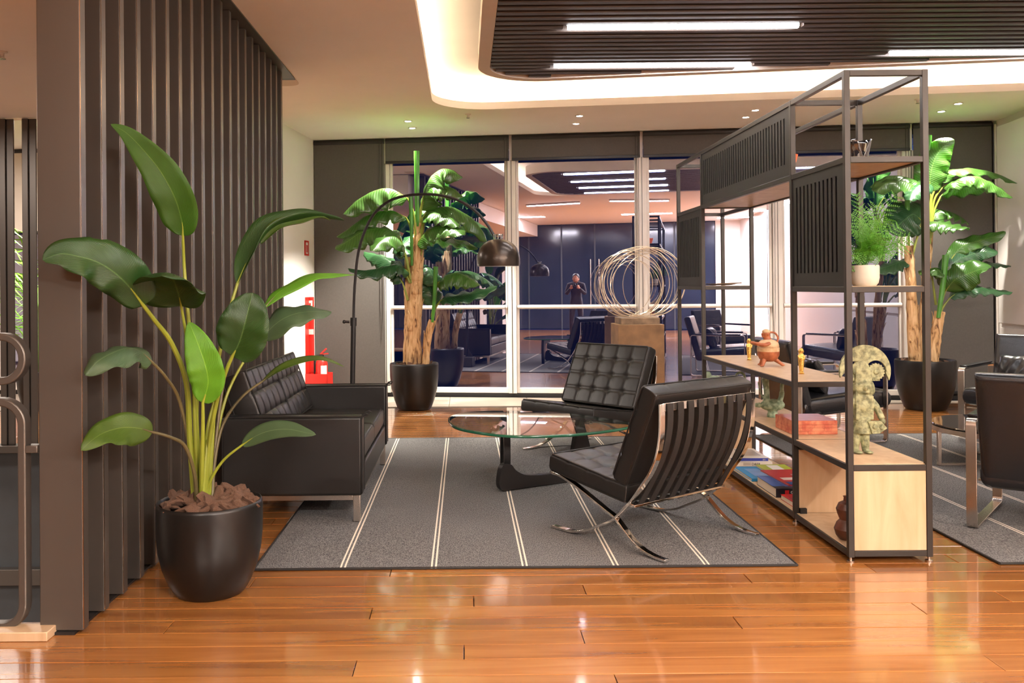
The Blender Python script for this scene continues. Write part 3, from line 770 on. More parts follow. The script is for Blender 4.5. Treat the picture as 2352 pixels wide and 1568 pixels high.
def piping(w, l, z, r=.0045, xf=None, rr=.02, inset=.004):
    xf = xf or (lambda p: p); w -= 2*inset; l -= 2*inset; pts = []
    for cx, cy_, a0 in ((w/2-rr, l/2-rr, 0), (-w/2+rr, l/2-rr, PI/2), (-w/2+rr, -l/2+rr, PI), (w/2-rr, -l/2+rr, 1.5*PI)):
        for k in range(5): a = a0+PI/2*k/4; pts.append(xf(Vector((cx+rr*math.cos(a), cy_+rr*math.sin(a), z))))
    pts.append(pts[0]); return MB().tube(pts, r, 6, caps=False)

# -------- leather lounge chairs with crossed chrome legs
def lounge(label, loc, rz):
    t = thing('lounge_chair', label, 'chair', loc, rz, 'tufted lounge chairs by the glass table')
    L = lambda x, u, z: Vector((x, .38-u, z))
    back_leg = [(.742, .722), (.742, .66), (.737, .57), (.715, .475), (.675, .395), (.63, .335), (.55, .235), (.45, .140), (.40, .108), (.338, .078), (.26, .040), (.16, .012), (.08, .006), (.0, .006)]
    seat_leg = [(-.005, .292), (.06, .284), (.17, .252), (.305, .199), (.38, .168), (.45, .140), (.513, .090), (.57, .048), (.63, .022), (.70, .008), (.765, .006)]
    for s in (-1, 1):
        x = .345*s
        mb = MB(); mb.sweep(smoothpath([L(x, u, z) for u, z in back_leg], 4), .034, .012); obj('back_leg', mb, M['chrome'], t, bevel=.002)
        mb = MB(); mb.sweep(smoothpath([L(x, u, z) for u, z in seat_leg], 4), .034, .0122); obj('seat_leg', mb, M['chrome'], t, bevel=.002)
    def rail(u, z, hz, hu): 
        mb = MB(); mb.box(-.345, .38-u-hu, z-hz, .345, .38-u+hu, z+hz); obj('cross_rail', mb, M['chrome'], t, bevel=.002)
    rail(.744, .705, .019, .005); rail(.552, .216, .006, .018); rail(.005, .282, .007, .018)
    n = 9
    for k in range(n):
        x = -.30 + .60*k/(n-1)
        pts = smoothpath([L(x, u, z) for u, z in [(.752, .722), (.754, .69), (.748, .60), (.722, .50), (.68, .41), (.63, .325), (.575, .235), (.560, .206)]], 3)
        mb = MB(); mb.sweep(pts, .040, .005); obj('back_strap', mb, M['strap'], t)
        pts = smoothpath([L(x, u, z) for u, z in [(-.014, .290), (.0, .298), (.15, .272), (.30, .245), (.45, .225), (.55, .222)]], 2)
        mb = MB(); mb.sweep(pts, .040, .004); obj('seat_strap', mb, M['strap'], t)
    # seat cushion: 74 wide, 52 deep, 9 thick, leaning back
    a = math.atan2(.07, .50)
    Rx = rotm('X', a)
    def sxf(p): return Vector((0, .385, .300)) + Rx @ (p + Vector((0, -.27, 0)))
    mb = cushion(.74, .54, .092, 5, 4, xf=sxf); c = obj('seat_cushion', mb, M['leather'], t, ang=1.2)
    for z in (.090, .006): obj('piping', piping(.74, .54, z, xf=sxf), M['leather'], c)
    # back cushion
    b = math.radians(90-23.5)
    Rb = rotm('X', -b)        # face of the cushion turned forward
    def bxf(p):
        q = Vector((p.x, 0, 0)); up = Vector((0, -math.sin(math.radians(23.5)), math.cos(math.radians(23.5)))); fw = Vector((0, math.cos(math.radians(23.5)), math.sin(math.radians(23.5))))
        return Vector((0, .38-.535, .305)) + q + up*(p.y+.25) + fw*p.z
    mb = cushion(.74, .50, .098, 5, 4, xf=bxf); c = obj('back_cushion', mb, M['leather'], t, ang=1.2)
    for z in (.096, .006): obj('piping', piping(.74, .50, z, xf=bxf), M['leather'], c)
    return t
lounge('black tufted leather lounge chair seen from behind, its row of back straps showing', (.966, 4.613, .0135), .646)
lounge('black tufted leather lounge chair facing the glass table, in front of the rusty pedestal', (.967, 6.896, .0135), math.radians(130.3))

# -------- sofa
t = thing('sofa', 'black leather two-seat sofa with tufted back and chrome legs, left of the rug', 'sofa', (-.955, 5.63, .0))
def BX(mb, x0, y0, z0, x1, y1, z1): return mb.box(x0+.955, y0-5.63, z0, x1+.955, y1-5.63, z1)
XA, XB, YA, YB = -1.32, -.565, 4.83, 6.45
obj('arm', BX(MB(), XA, YA, .157, XB+.008, YA+.105, .585), M['leather'], t, bevel=.016, seg=4)
obj('arm', BX(MB(), XA, YB-.105, .157, XB+.008, YB, .585), M['leather'], t, bevel=.016, seg=4)
obj('back_frame', BX(MB(), XA, YA+.106, .157, XA+.10, YB-.106, .583), M['leather'], t, bevel=.014, seg=3)
obj('seat_base', BX(MB(), XA+.10, YA+.106, .157, XB, YB-.106, .30), M['leather'], t, bevel=.01, seg=3)
for s in (YA, YB):
    sgn = -1 if s == YA else 1
    for yy in (s, s-sgn*.105):
        pts = [Vector((XA+.955+.02, yy-5.63, .583)), Vector((XB+.955-.012, yy-5.63, .583)), Vector((XB+.955+.004, yy-5.63, .566)), Vector((XB+.955+.006, yy-5.63, .17))]
        mb = MB().tube(smoothpath(pts, 5), .0045, 6); obj('arm_piping', mb, M['leather'], t)
ym = (YA+YB)/2; hl = (YB-YA-.212)/2
for k in (0, 1):
    c0 = YA+.106+hl*(k+.5)
    def sx(p, c0=c0): return Vector((XA+.955+.12+.31 + p.x, c0-5.63+p.y, .30+p.z))
    mb = cushion(.635, hl-.006, .125, 0, 0, crown=.012, r=.03, xf=sx); c = obj('seat_cushion', mb, M['leather'], t, ang=1.2)
    obj('piping', piping(.635, hl-.006, .113, xf=sx, inset=.008), M['leather'], c)
    ti = math.radians(20)
    upv = Vector((-math.sin(ti), 0, math.cos(ti))); fwv = Vector((math.cos(ti), 0, math.sin(ti)))
    def bx(p, c0=c0): return Vector((XA+.955+.135, c0-5.63, .405)) + Vector((0, -p.x, 0)) + upv*(p.y+.205) + fwv*(p.z-.03)
    mb = cushion(hl-.006, .41, .150, 5, 3, puff=.013, dip=.012, r=.022, xf=bx); c = obj('back_cushion', mb, M['leather'], t, ang=1.2)
    for z in (.146, .006): obj('piping', piping(hl-.006, .41, z, xf=bx), M['leather'], c)
for (x, y) in ((XB-.045, YA+.02), (XB-.045, YB-.06), (XA+.02, YA+.02), (XA+.02, YB-.06)):
    obj('leg', BX(MB(), x, y, .0135 if x > -.9 else 0, x+.038, y+.038, .156), M['steel'], t, bevel=.002)
for (a, b, c, d) in ((XA+.06, YA+.022, XB-.046, YA+.055), (XA+.06, YB-.055, XB-.046, YB-.022), (XB-.04, YA+.06, XB-.012, YB-.06), (XA+.022, YA+.06, XA+.05, YB-.06)):
    obj('base_rail', BX(MB(), a, b, .128, c, d, .1565), M['steel'], t, bevel=.002)

# -------- glass table
t = thing('coffee_table', 'rounded triangular glass coffee table on two curved black wooden legs', 'table', (.45, 5.75, .0135))
pts = [(-.11, 5.82), (-.03, 5.47), (.25, 5.21), (.60, 5.22), (.90, 5.38), (1.06, 5.57), (.98, 5.76), (.70, 6.08), (.38, 6.21), (.10, 6.21), (-.06, 6.08)]
cv = [(p.x-.45, p.y-5.75) for p in smoothpath([Vector((a, b, 0)) for a, b in pts], 8, True)]
mb = MB(); mb.add([(a, b, .401) for a, b in cv], [tuple(q) for q in tessellate_polygon([[Vector((a, b, 0)) for a, b in cv]])])
gt = obj('glass_top', mb, M['table_glass'], t, smooth=False)
mb = MB(); n = len(cv); gc = Vector((0, 0))
def inn(p, d): v = Vector((-p[0], -p[1])).normalized(); return (p[0]+v.x*d, p[1]+v.y*d)
prof = [(.012, .383), (.002, .385), (0, .388), (0, .397), (.003, .4005), (.010, .4015)]
vs = [(*inn(p, d), z) for d, z in prof for p in cv]
mb.add(vs, [(j*n+i, j*n+(i+1) % n, (j+1)*n+(i+1) % n, (j+1)*n+i) for j in range(len(prof)-1) for i in range(n)])
obj('polished_edge', mb, M['green_edge'], gt, ang=1.2)
def plane_xf(A, d, th):
    d = Vector((*d, 0)).normalized(); nrm = Vector((-d.y, d.x, 0))
    return lambda a, b, c: Vector((A[0]-.45, A[1]-5.75, 0)) + d*a + nrm*c + Vector((0, 0, b))
low = [(.0, .05), (.012, .015), (.045, .0), (.12, .004), (.66, .002), (.76, .0), (.72, .12), (.645, .378), (.628, .382), (.605, .376), (.545, .13), (.50, .085), (.40, .070), (.26, .075), (.18, .088), (.12, .122), (.09, .158), (.045, .168), (.02, .15), (.006, .10)]
lowp = [(p.x, max(0, p.y)) for p in smoothpath([Vector((a, b, 0)) for a, b in low], 3, True)]
mb = MB().prism(lowp, -.022, .022, plane_xf((.20, 5.53), (.55, .30), 0)); obj('leg', mb, M['black'], t, bevel=.008, seg=3, label='lower curved leg resting along the rug')
up_ = [(.0, .17), (.0, .378), (.03, .382), (.60, .382), (.66, .36), (.70, .20), (.66, .0), (.60, .0), (.56, .14), (.51, .27), (.44, .31), (.20, .315), (.10, .30), (.06, .26), (.045, .17)]
upp = [(p.x, max(0, p.y)) for p in smoothpath([Vector((a, b, 0)) for a, b in up_], 3, True)]
mb = MB().prism(upp, -.020, .020, plane_xf((.262, 5.545), (.0, 1.0), 0)); obj('leg', mb, M['black'], t, bevel=.008, seg=3, label='upper leg turned upside down on its pivot')
mb = MB(); mb.tube([(.262-.45, 5.565-5.75, .13), (.262-.45, 5.565-5.75, .25)], .008); obj('pivot_rod', mb, M['steel'], t)

# -------- rugs
def rug(label, x0, x1, y0, y1, first):
    o = thing('rug', label, 'rug', (x0, y0, 0))
    nx, ny = 40, 50; vs = []; 
    def wv(x, y): return .0015*math.sin(x*3.1+y*1.3)+.001*math.sin(y*4.4)
    for j in range(ny+1):
        for i in range(nx+1):
            x = (x1-x0)*i/nx; y = (y1-y0)*j/ny
            ex = .006*math.sin(y*5)+.003*math.sin(y*13) if i in (0, nx) else 0; ey = .005*math.sin(x*4.2+1) if j in (0, ny) else 0
            z = .0105+wv(x, y); 
            if i in (0, nx) or j in (0, ny): z = .008
            vs.append((x+ex, y+ey, z))
    mb = MB(); mb.add(vs, [(j*(nx+1)+i, j*(nx+1)+i+1, (j+1)*(nx+1)+i+1, (j+1)*(nx+1)+i) for j in range(ny) for i in range(nx)])
    b = MB(); b.box(0, 0, .001, x1-x0, y1-y0, .004)
    obj('weave', mb, rug_mat(first-x0), o, ang=0)
    obj('backing', b, M['strap'], o, smooth=False)
    e = MB()
    e.tube([(0, .003*0, .0065), ((x1-x0)/3, .003, .0065), ((x1-x0)*2/3, -.002, .0065), (x1-x0, 0, .0065)], .006, 6)
    e.tube([(0, 0, .0065), (.003, (y1-y0)/2, .0065), (0, y1-y0, .0065)], .006, 6); e.tube([(x1-x0, 0, .0065), (x1-x0-.003, (y1-y0)/2, .0065), (x1-x0, y1-y0, .0065)], .006, 6); e.tube([(0, y1-y0, .0065), (x1-x0, y1-y0, .0065)], .006, 6)
    obj('bound_edge', e, M['strap'], o)
rug('grey woven rug with pairs of cream stripes under the glass table', -.965, 1.505, 4.062, 7.51, -.562)
rug('grey striped rug under the black chairs right of the open shelving', 2.425, 5.05, 4.06, 7.52, 2.815)

# -------- open shelving
SX0, SX1 = 1.762, 2.150
SY = [4.112, 4.803, 6.615, 7.352]
sh = thing('open_shelving', 'tall black steel open shelving with pale wooden boards, slotted panels and a closed base box', 'shelving', (SX0, SY[0], 0))
T_ = .027
def sb(x0, y0, z0, x1, y1, z1, mb=None): return (mb or MB()).box(x0-SX0, y0-SY[0], z0, x1-SX0, y1-SY[0], z1)
ZT = 2.268
for y in SY:
    for x in (SX0, SX1-T_):
        obj('post', sb(x, y-(0 if y < 5 and y == SY[0] else T_/2), .022, x+T_, y+(T_ if y == SY[0] else T_/2), ZT), M['shelf_metal'], sh, bevel=.0015)
for x in (SX0, SX1-T_):
    for y in SY:
        mb = MB(); mb.lathe([(.017, 0), (.017, .006), (.006, .008), (.006, .024)], 16, (x+T_/2-SX0, y+(T_/2 if y == SY[0] else 0)-SY[0], 0)); obj('levelling_foot', mb, M['steel'], sh)
def barY(x, ya, yb, z): obj('rail', sb(x+.001, ya+T_/2, z-T_, x+T_-.001, yb-T_/2, z), M['shelf_metal'], sh, bevel=.0015)
def barX(y, z): obj('rail', sb(SX0+T_, y-(0 if y == SY[0] else T_/2)+.001, z-T_, SX1-T_, y+(T_ if y == SY[0] else T_/2)-.001, z), M['shelf_metal'], sh, bevel=.0015)
LV = {0: [.052, .446, 1.268, 1.868, ZT], 1: [.052, .446, .755, 1.868, ZT], 2: [.052, .446, 1.268, 1.868, ZT]}
for b in range(3):
    ya, yb = SY[b]+(T_/2 if b == 0 else 0), SY[b+1]
    for z in LV[b]:
        for x in (SX0, SX1-T_): barY(x, ya, yb, z)
for i, y in enumerate(SY):
    zs = set(LV.get(i, [])) | set(LV.get(i-1, []))
    for z in sorted(zs): barX(y, z)
def board(b, z, th=.018):
    ya, yb = SY[b]+.014, SY[b+1]-.014
    obj('board', sb(SX0+.012, ya, z-th-.001, SX1-.012, yb, z+.002), M['beech'], sh, bevel=.0012)
for b, z in ((0, .052), (0, .446), (0, 1.268), (0, 1.868), (1, .052), (1, .446), (1, .755), (1, 1.868), (2, .052), (2, .446), (2, 1.268)): board(b, z)
for y in (SY[0]+.004, SY[1]-.009, SY[2]-.009, SY[3]-.009):
    obj('end_panel', sb(SX0+T_+.001, y, .053, SX1-T_-.001, y+.018, .446-T_-.001), M['beech'], sh, bevel=.001)
for y in (SY[1],):
    mb = sb(SX0+T_, y-.03, .395, SX0+T_+.035, y-.012, .418); sb(SX0+T_, y-.03, .054, SX0+T_+.035, y-.012, .082, mb); obj('corner_bracket', mb, M['black'], sh, smooth=False)
def slotted(b, z0, z1, pitch=.05, inset=.06):
    ya, yb = SY[b]+(T_ if b == 0 else T_/2)+.001, SY[b+1]-T_/2-.001
    mb = MB(); x0, x1 = SX0+.007, SX0+.011
    m = .05; n = int((yb-ya-2*inset)/pitch); p = (yb-ya-2*inset)/n
    sb(x0, ya, z0, x1, yb, z0+m+.02, mb); sb(x0, ya, z1-m, x1, yb, z1, mb)
    sb(x0, ya, z0+m+.02, x1, ya+inset, z1-m, mb); sb(x0, yb-inset, z0+m+.02, x1, yb, z1-m, mb)
    for k in range(n):
        y = ya+inset+p*k
        sb(x0, y, z0+m+.02, x1, y+p*.5+p*.1, z1-m, mb)
    sb(x1, ya, z0, SX0+.03, ya+.012, z1, mb); sb(x1, yb-.012, z0, SX0+.03, yb, z1, mb); sb(x1, ya, z1-.012, SX0+.03, yb, z1, mb); sb(x1, ya, z0, SX0+.03, yb, z0+.012, mb)
    sb(x1+.006, ya+.013, z0+.013, x1+.009, yb-.013, z1-.013, mb)
    obj('slotted_panel', mb, M['shelf_black'], sh, smooth=False)
slotted(0, 1.268, 1.868-T_, .046, .05); slotted(1, 1.868, ZT-T_, .047, .05); slotted(2, 1.268, 1.868-T_, .046, .05)

# -------- leather lounge chairs with steel loop frames (right part of the room)
def loop_chair(label, loc, rz, pillow=False, w=.66):
    "local: faces +y, seat 0.42 high"
    t = thing('steel_loop_chair', label, 'chair', loc, rz, 'steel-framed lounge chairs on the right rug')
    for s in (-1, 1):
        x = s*(w/2+.03)
        pts = []
        for (cy_, cz, a0) in ((.35-.03, .56-.03, 0), (-.36+.03, .56-.03, PI/2), (-.36+.03, .008+.03, PI), (.35-.03, .008+.03, 1.5*PI)):
            for k in range(4): a = a0+PI/2*k/3; pts.append(Vector((x, cy_+.03*math.cos(a), cz+.03*math.sin(a))))
        mb = MB(); mb.sweep(pts, .05, .013, closed=True); obj('side_frame', mb, M['steel'], t, bevel=.002)
        mb = MB(); mb.box(x-.03, -.30, .567, x+.03, .30, .583); obj('arm_pad', mb, M['leather_soft'], t, bevel=.006)
    mb = MB(); mb.box(-w/2-.03, -.20, .22, w/2+.03, -.16, .232); mb.box(-w/2-.03, .20, .22, w/2+.03, .24, .232); obj('cross_bar', mb, M['steel'], t, bevel=.002)
    def sx(p): return Vector((p.x, p.y+.06, .235)) + rotm('X', .09) @ Vector((0, 0, p.z)) + Vector((0, 0, (p.y)*.10))
    mb = cushion(w, .72, .15, 0, 0, crown=.02, r=.05, xf=sx); obj('seat', mb, M['leather_soft'], t, ang=1.2)
    ti = math.radians(16)
    upv = Vector((0, -math.sin(ti), math.cos(ti))); fwv = Vector((0, math.cos(ti), math.sin(ti)))
    def bx(p): return Vector((p.x, -.30, .24)) + upv*(p.y+.29) + fwv*p.z
    mb = cushion(w, .58, .085, 0, 0, crown=.015, r=.03, xf=bx); obj('backrest', mb, M['leather_soft'], t, ang=1.2)
    if pillow:
        def px_(p):
            k = 1-.55*(abs(p.x/.23)**3+abs(p.y/.15)**3)*.5
            return Vector((p.x*1, -.17, .36)) + upv*(p.y+.13) + fwv*((p.z-.05)*k+.09+.006*math.sin(p.x*60+p.y*30))
        mb = cushion(.46, .28, .12, 0, 0, crown=.03, r=.05, xf=px_); obj('lumbar_pillow', mb, M['leather_soft'], t, ang=1.2)
    return t
loop_chair('black leather loop-framed chair turned sideways behind the open shelving', (2.96, 7.42, .0135), -math.radians(84), True)
loop_chair('black leather loop-framed chair with a small lumbar pillow, by the right white wall', (4.58, 7.30, .0135), math.radians(132), True)
loop_chair('black leather loop-framed chair seen from behind, nearest at the right edge', (3.10, 4.66, .0135), -math.radians(40), False, .62)

# round black glass table
t = thing('side_table', 'round low table with a black glass top on thin steel legs, right of the shelving', 'table', (3.78, 6.20, .0135))
mb = MB(); mb.lathe([(0, .268), (.485, .268), (.49, .272), (.49, .276), (.485, .28), (0, .28)], 64); obj('glass_top', mb, M['black_glass'], t)
mb = MB(); mb.lathe([(.488, .235), (.502, .235), (.502, .267), (.488, .267), (.488, .235)], 64); obj('rim', mb, M['steel'], t)
for k in range(4):
    a = PI + k*PI/2; x, y = .49*math.cos(a), .49*math.sin(a)
    mb = MB(); mb.box(x-.012, y-.012, 0, x+.012, y+.012, .236); obj('leg', mb, M['steel'], t, bevel=.002)
mb = MB(); mb.box(-.49, -.008, .0, .49, .008, .014); mb.box(-.008, -.49, .0, .008, .49, .014); obj('floor_bar', mb, M['steel'], t, smooth=False)

# -------- arc lamp
t = thing('arc_lamp', 'black arc floor lamp with a dome shade curving over the glass table', 'lamp', (-.86, 6.80, 0))
BX0 = Vector(t.location)
mb = MB(); mb.box(-.16, -.09, .0135, .12, .12, .17); obj('base', mb, M['black'], t, bevel=.01)
p0, p1 = P(806, 882, 6.78), P(812, 733, 6.78)
lp = lambda v: v-BX0
mb = MB(); mb.tube([Vector((lp(p0).x+.0, lp(p0).y, .16)), lp(p0)+Vector((.012, 0, 0)), lp(p1)], .020, 12); obj('lower_tube', mb, M['black'], t)
mb = MB(); q = lp(p1); mb.tube([q+Vector((-.001, 0, -.05)), q+Vector((.0, 0, .012))], .025, 12); mb.tube([q+Vector((-.03, -.005, -.02)), q+Vector((-.06, -.01, -.018))], .010, 8); mb.ell(q+Vector((-.07, -.01, -.018)), .014, .014, .014); obj('clamp', mb, M['black'], t)
mb = MB(); mb.prism([(-.02, .0), (.075, 0), (.0, .12), (-.02, .12)], -.006, .006, lambda a, b, c: Vector((lp(p0).x+a+.03, lp(p0).y+c, .17+b))); obj('stay_plate', mb, M['black'], t, smooth=False)
arcp = [(812, 735, 6.78), (813, 690, 6.78), (816, 640, 6.77), (823, 580, 6.75), (838, 530, 6.72), (860, 490, 6.69), (893, 462, 6.65), (930, 450, 6.61), (972, 446, 6.57), (1015, 449, 6.53), (1055, 461, 6.50), (1090, 483, 6.47), (1118, 514, 6.44), (1138, 547, 6.42)]
mb = MB(); mb.tube(smoothpath([lp(P(*q)) for q in arcp], 4), .0105, 10); obj('arc', mb, M['black'], t)
sc_ = lp(P(1145, 610, 6.41)); R_ = .155
prof = [(R_*.985, 0), (R_*1.0, .015), (R_*1.0, .05), (R_*.97, .085), (R_*.86, .128), (R_*.68, .158), (R_*.45, .180), (R_*.22, .190), (R_*.12, .192)]
mb = MB(); mb.lathe(prof + [(r-.004, z-.004) for r, z in reversed(prof)], 48, sc_)
sd = obj('shade', mb, plain('bronzed_black_shade', (.05, .038, .03), .28, .6), t)
mb = MB(); mb.lathe([(R_*.96, .004), (R_*.97, .05), (R_*.92, .09), (R_*.6, .15), (.02, .18)], 40, sc_); obj('inner_reflector', mb, M['white'], sd)
mb = MB()
for k in range(8):
    a = k*PI/4; c = sc_+Vector((.030*math.cos(a), .030*math.sin(a), .19)); mb.tube([c, c+Vector((0, 0, .03))], .004, 6)
mb.lathe([(0, .218), (.036, .218), (.036, .226), (0, .226)], 20, sc_); obj('vented_cap', mb, M['chrome'], t)

# -------- pedestal with wire rings
t = thing('pedestal', 'square rust-brown steel pedestal behind the far lounge chair', 'pedestal', (1.746, 9.02, 0))
mb = MB(); mb.box(-.226, -.226, 0, .226, .226, .888); obj('column', mb, M['rust'], t, bevel=.004)
t = thing('ring_sculpture', 'sculpture of tangled brass-coloured wire rings on the rusty pedestal', 'sculpture', (1.746, 9.02, .888))
mb = MB(); mb.box(-.192, -.19, 0, .192, .19, .064); obj('plinth', mb, M['rust_dark'], t, bevel=.003)
rings = [(-.10, .325, .335, .15, .08), (-.13, .345, .325, -.12, .16), (-.06, .36, .345, .25, -.1), (-.02, .38, .34, -.2, .05), (.03, .335, .33, .35, .12), (.07, .37, .35, -.3, -.12), (-.16, .27, .30, .05, .2), (.11, .33, .32, .45, .1), (-.09, .30, .315, -.4, -.08), (.02, .40, .352, .1, .02), (-.05, .275, .285, .3, -.2), (.06, .39, .345, -.08, .1)]
for k, (dx, r1, r2, az, tilt) in enumerate(rings):
    Rm = rotm('Z', az*.8) @ rotm('X', tilt*.5) @ rotm('Y', tilt)
    mb = MB(); mb.ring((dx*.95+.045, .02*math.sin(k*2.1), .064+r2+.006), r1, r2, .0033, Rm, 72, 6, .015, k)
    obj('wire_ring', mb, M['wire'], t)
mb = MB(); mb.tube(smoothpath([Vector((.10, 0, .79)), Vector((.16, .01, .75)), Vector((.26, .02, .70)), Vector((.36, .02, .58))], 5), .0033, 6); obj('loose_wire_end', mb, M['wire'], t)

# -------- fire point in the corner
t = thing('fire_extinguisher_stand', 'tall narrow red fire extinguisher stand in the corner by the white wall', 'stand', (-1.66, 10.22, 0), -TH)
mb = MB(); mb.box(-.135, -.12, .0, .125, .12, .012); mb.box(-.135, -.12, .012, .125, -.110, .30); mb.box(.115, -.12, .012, .125, .12, .30); mb.box(-.135, -.11, .012, -.125, .12, 1.17); mb.box(-.125, .11, .012, .115, .12, .30); obj('box', mb, M['red'], t, bevel=.002)
mb = MB(); mb.box(-.135, .02, .30, -.065, .032, 1.17); obj('sign_post', mb, M['red'], t, bevel=.002)
mb = MB(); mb.box(-.122, .0145, .98, -.082, .0195, 1.13); obj('pictogram', mb, M['white'], t, smooth=False)
mb = MB(); mb.box(-.116, .0125, 1.0, -.100, .0145, 1.10); obj('pictogram_symbol', mb, M['red'], t, smooth=False)
mb = MB(); mb.box(-.125, .0145, .74, -.07, .0195, .80); obj('notice', mb, M['white'], t, smooth=False)
t = thing('fire_extinguisher', 'red fire extinguisher standing in its red floor box', 'fire extinguisher', (-1.625, 10.17, .014), -TH)
mb = MB(); mb.lathe([(.06, 0), (.067, .01), (.067, .40), (.060, .43), (.035, .455), (.02, .462), (.02, .48)], 28); obj('cylinder', mb, M['red'], t)
mb = MB(); ar = [-1.45+1.15*i/8 for i in range(9)]; mb.add([(.0677*math.cos(a), .0677*math.sin(a), z) for z in (.17, .38) for a in ar], [(i, i+1, i+10, i+9) for i in range(8)]); o = obj('label', mb, M['white'], t)
mb = MB(); ar = [-1.35+.8*i/6 for i in range(7)]; mb.add([(.0682*math.cos(a), .0682*math.sin(a), z) for z in (.20, .28) for a in ar], [(i, i+1, i+8, i+7) for i in range(6)]); obj('printed_panel', mb, M['red'], t, smooth=False)
mb = MB(); mb.box(-.02, -.018, .48, .02, .018, .505); mb.tube([(-.02, 0, .495), (-.055, 0, .49), (-.085, 0, .44), (-.085, 0, .18)], .009, 8); obj('valve_and_hose', mb, M['black'], t)
mb = MB(); mb.obox((.02, 0, .535), .05, .010, .009, rotm('Y', -.75)); mb.obox((.03, 0, .508), .05, .008, .006, rotm('Y', -.1)); obj('handle', mb, M['red'], t)
t = thing('wall_sign', 'small red fire equipment sign high on the left white wall', 'sign', tuple(W(.004, .0, 0)+Vector((0, 0, 0))))
c = W(0, .36, 0); t.location = (c.x, c.y, 1.73)
Rw = WR
def wl(a0, a1, z0, z1, o0, o1, mb=None):
    mb = mb or MB(); v = [Vector((0, 0, 0)) + WN*a + WD*o_ + Vector((0, 0, z)) for z in (z0, z1) for a in (a0, a1) for o_ in (o0, o1)]
    return mb.add(v, [(0, 2, 3, 1), (4, 5, 7, 6), (0, 1, 5, 4), (2, 6, 7, 3), (0, 4, 6, 2), (1, 3, 7, 5)])
obj('plate', wl(-.085, .085, -.085, .085, .001, .004), M['red'], t, smooth=False)
obj('white_frame', wl(-.045, .04, -.065, .065, .004, .005), M['white'], t, smooth=False)
obj('symbol', wl(-.030, .022, -.050, .035, .005, .006), M['red'], t, smooth=False)

# ================================================================== PLANTS
def leafmesh(sp, wl, wr, hint, fold=0., rip=0., rf=5, kind='bird', per=7, cols=9, ph=0, curl=0., notch=()):
    "blade along the spine sp (base to tip); wl / wr half widths; fold lifts (+) or drops (-) both sides"
    S = smoothpath(sp, per); m = len(S); mb = MB(); mb.uv = []
    hint = Vector(hint).normalized()
    L = [0]
    for a, b in zip(S, S[1:]): L.append(L[-1]+(b-a).length)
    for i, p in enumerate(S):
        u = L[i]/L[-1]
        t = (S[min(i+1, m-1)]-S[max(i-1, 0)]).normalized()
        nn = hint - t*hint.dot(t); nn.normalize(); b = t.cross(nn)
        if kind == 'bird': wp = max(0, math.sin(PI*min(1, u**.72)))**.62*(1 if u < .98 else .6)
        elif kind == 'tear': wp = max(0, math.sin(PI*min(1, u**.56)))**.72
        elif kind == 'lance': wp = max(0, math.sin(PI*min(1, u**.85)))**.75
        else: wp = max(0, math.sin(PI*min(1, .05+.95*u**.8)))**.5
        if u <= 0: wp = .06
        for k in range(cols):
            v = -1+2*k/(cols-1); hw = wl if v < 0 else wr; av = abs(v)
            q = wp
            for (nu, nd, ns) in notch:
                if ns*v > 0 and abs(u-nu) < .035 and av > .7: q *= nd
            d = hw*q
            off = fold*av**1.6*d + rip*av**1.4*math.sin(2*PI*rf*u+ph+(1.3 if v > 0 else 0))*q + curl*math.sin(PI*u)*0
            mb.v.append(p + b*(v*d*math.sqrt(max(.05, 1-min(.9, (fold*.75)**2)))) + nn*off)
            mb.uv.append((u, .5+.5*v))
    mb.f = [(i*cols+k, i*cols+k+1, (i+1)*cols+k+1, (i+1)*cols+k) for i in range(m-1) for k in range(cols-1)]
    return mb
def add_leaf(t, name, px, wl, wr, hint, mat, stem=None, sr=.008, smat=None, **k):
    B = Vector(t.location); sp = [P(*q)-B for q in px]
    lb = obj(name, leafmesh(sp, wl, wr, hint, **k), mat, t, ang=0, solid=.0012)
    if stem:
        st = [P(*q)-B for q in stem] + [sp[0]] ; path = smoothpath(st, 6); m = len(path)
        # run the stalk on as a midrib
        S = smoothpath(sp, 4); path += S[1:max(3, int(len(S)*.22))]; mm = len(path)
        rr = [sr*(1.25-.6*i/m) if i < m else sr*.5*(1-.85*(i-m)/(mm-m)) for i in range(mm)]
        obj('stalk', MB().tube(path, rr, 8), smat or M['stem'], t)
    return lb
CAMH = (0, -1, .15)
def potmesh(prof, inner):
    return MB().lathe(prof + inner, 56)
chipm = []
for k in range(7):
    bm = bmesh.new(); bmesh.ops.create_icosphere(bm, subdivisions=2, radius=1)
    rs = random.Random(k+3); fx, fy, fz = rs.uniform(.75, 1.2), rs.uniform(.45, .8), rs.uniform(.25, .6)
    for v in bm.verts:
        nz = noise.noise(v.co*1.7+Vector((k*5, 0, 0)))
        c = v.co*(1+.55*nz+.16*noise.noise(v.co*5))
        v.co = Vector((round(c.x*3.0)/3.0*.35+c.x*.65, c.y, round(c.z*2.5)/2.5*.5+c.z*.5)); v.co.x *= fx; v.co.y *= fy; v.co.z *= fz
    me = bpy.data.meshes.new('bark_chip'); bm.to_mesh(me); bm.free(); me.materials.append(M['bark']); me.shade_smooth(); me.set_sharp_from_angle(angle=.28); chipm.append(me)
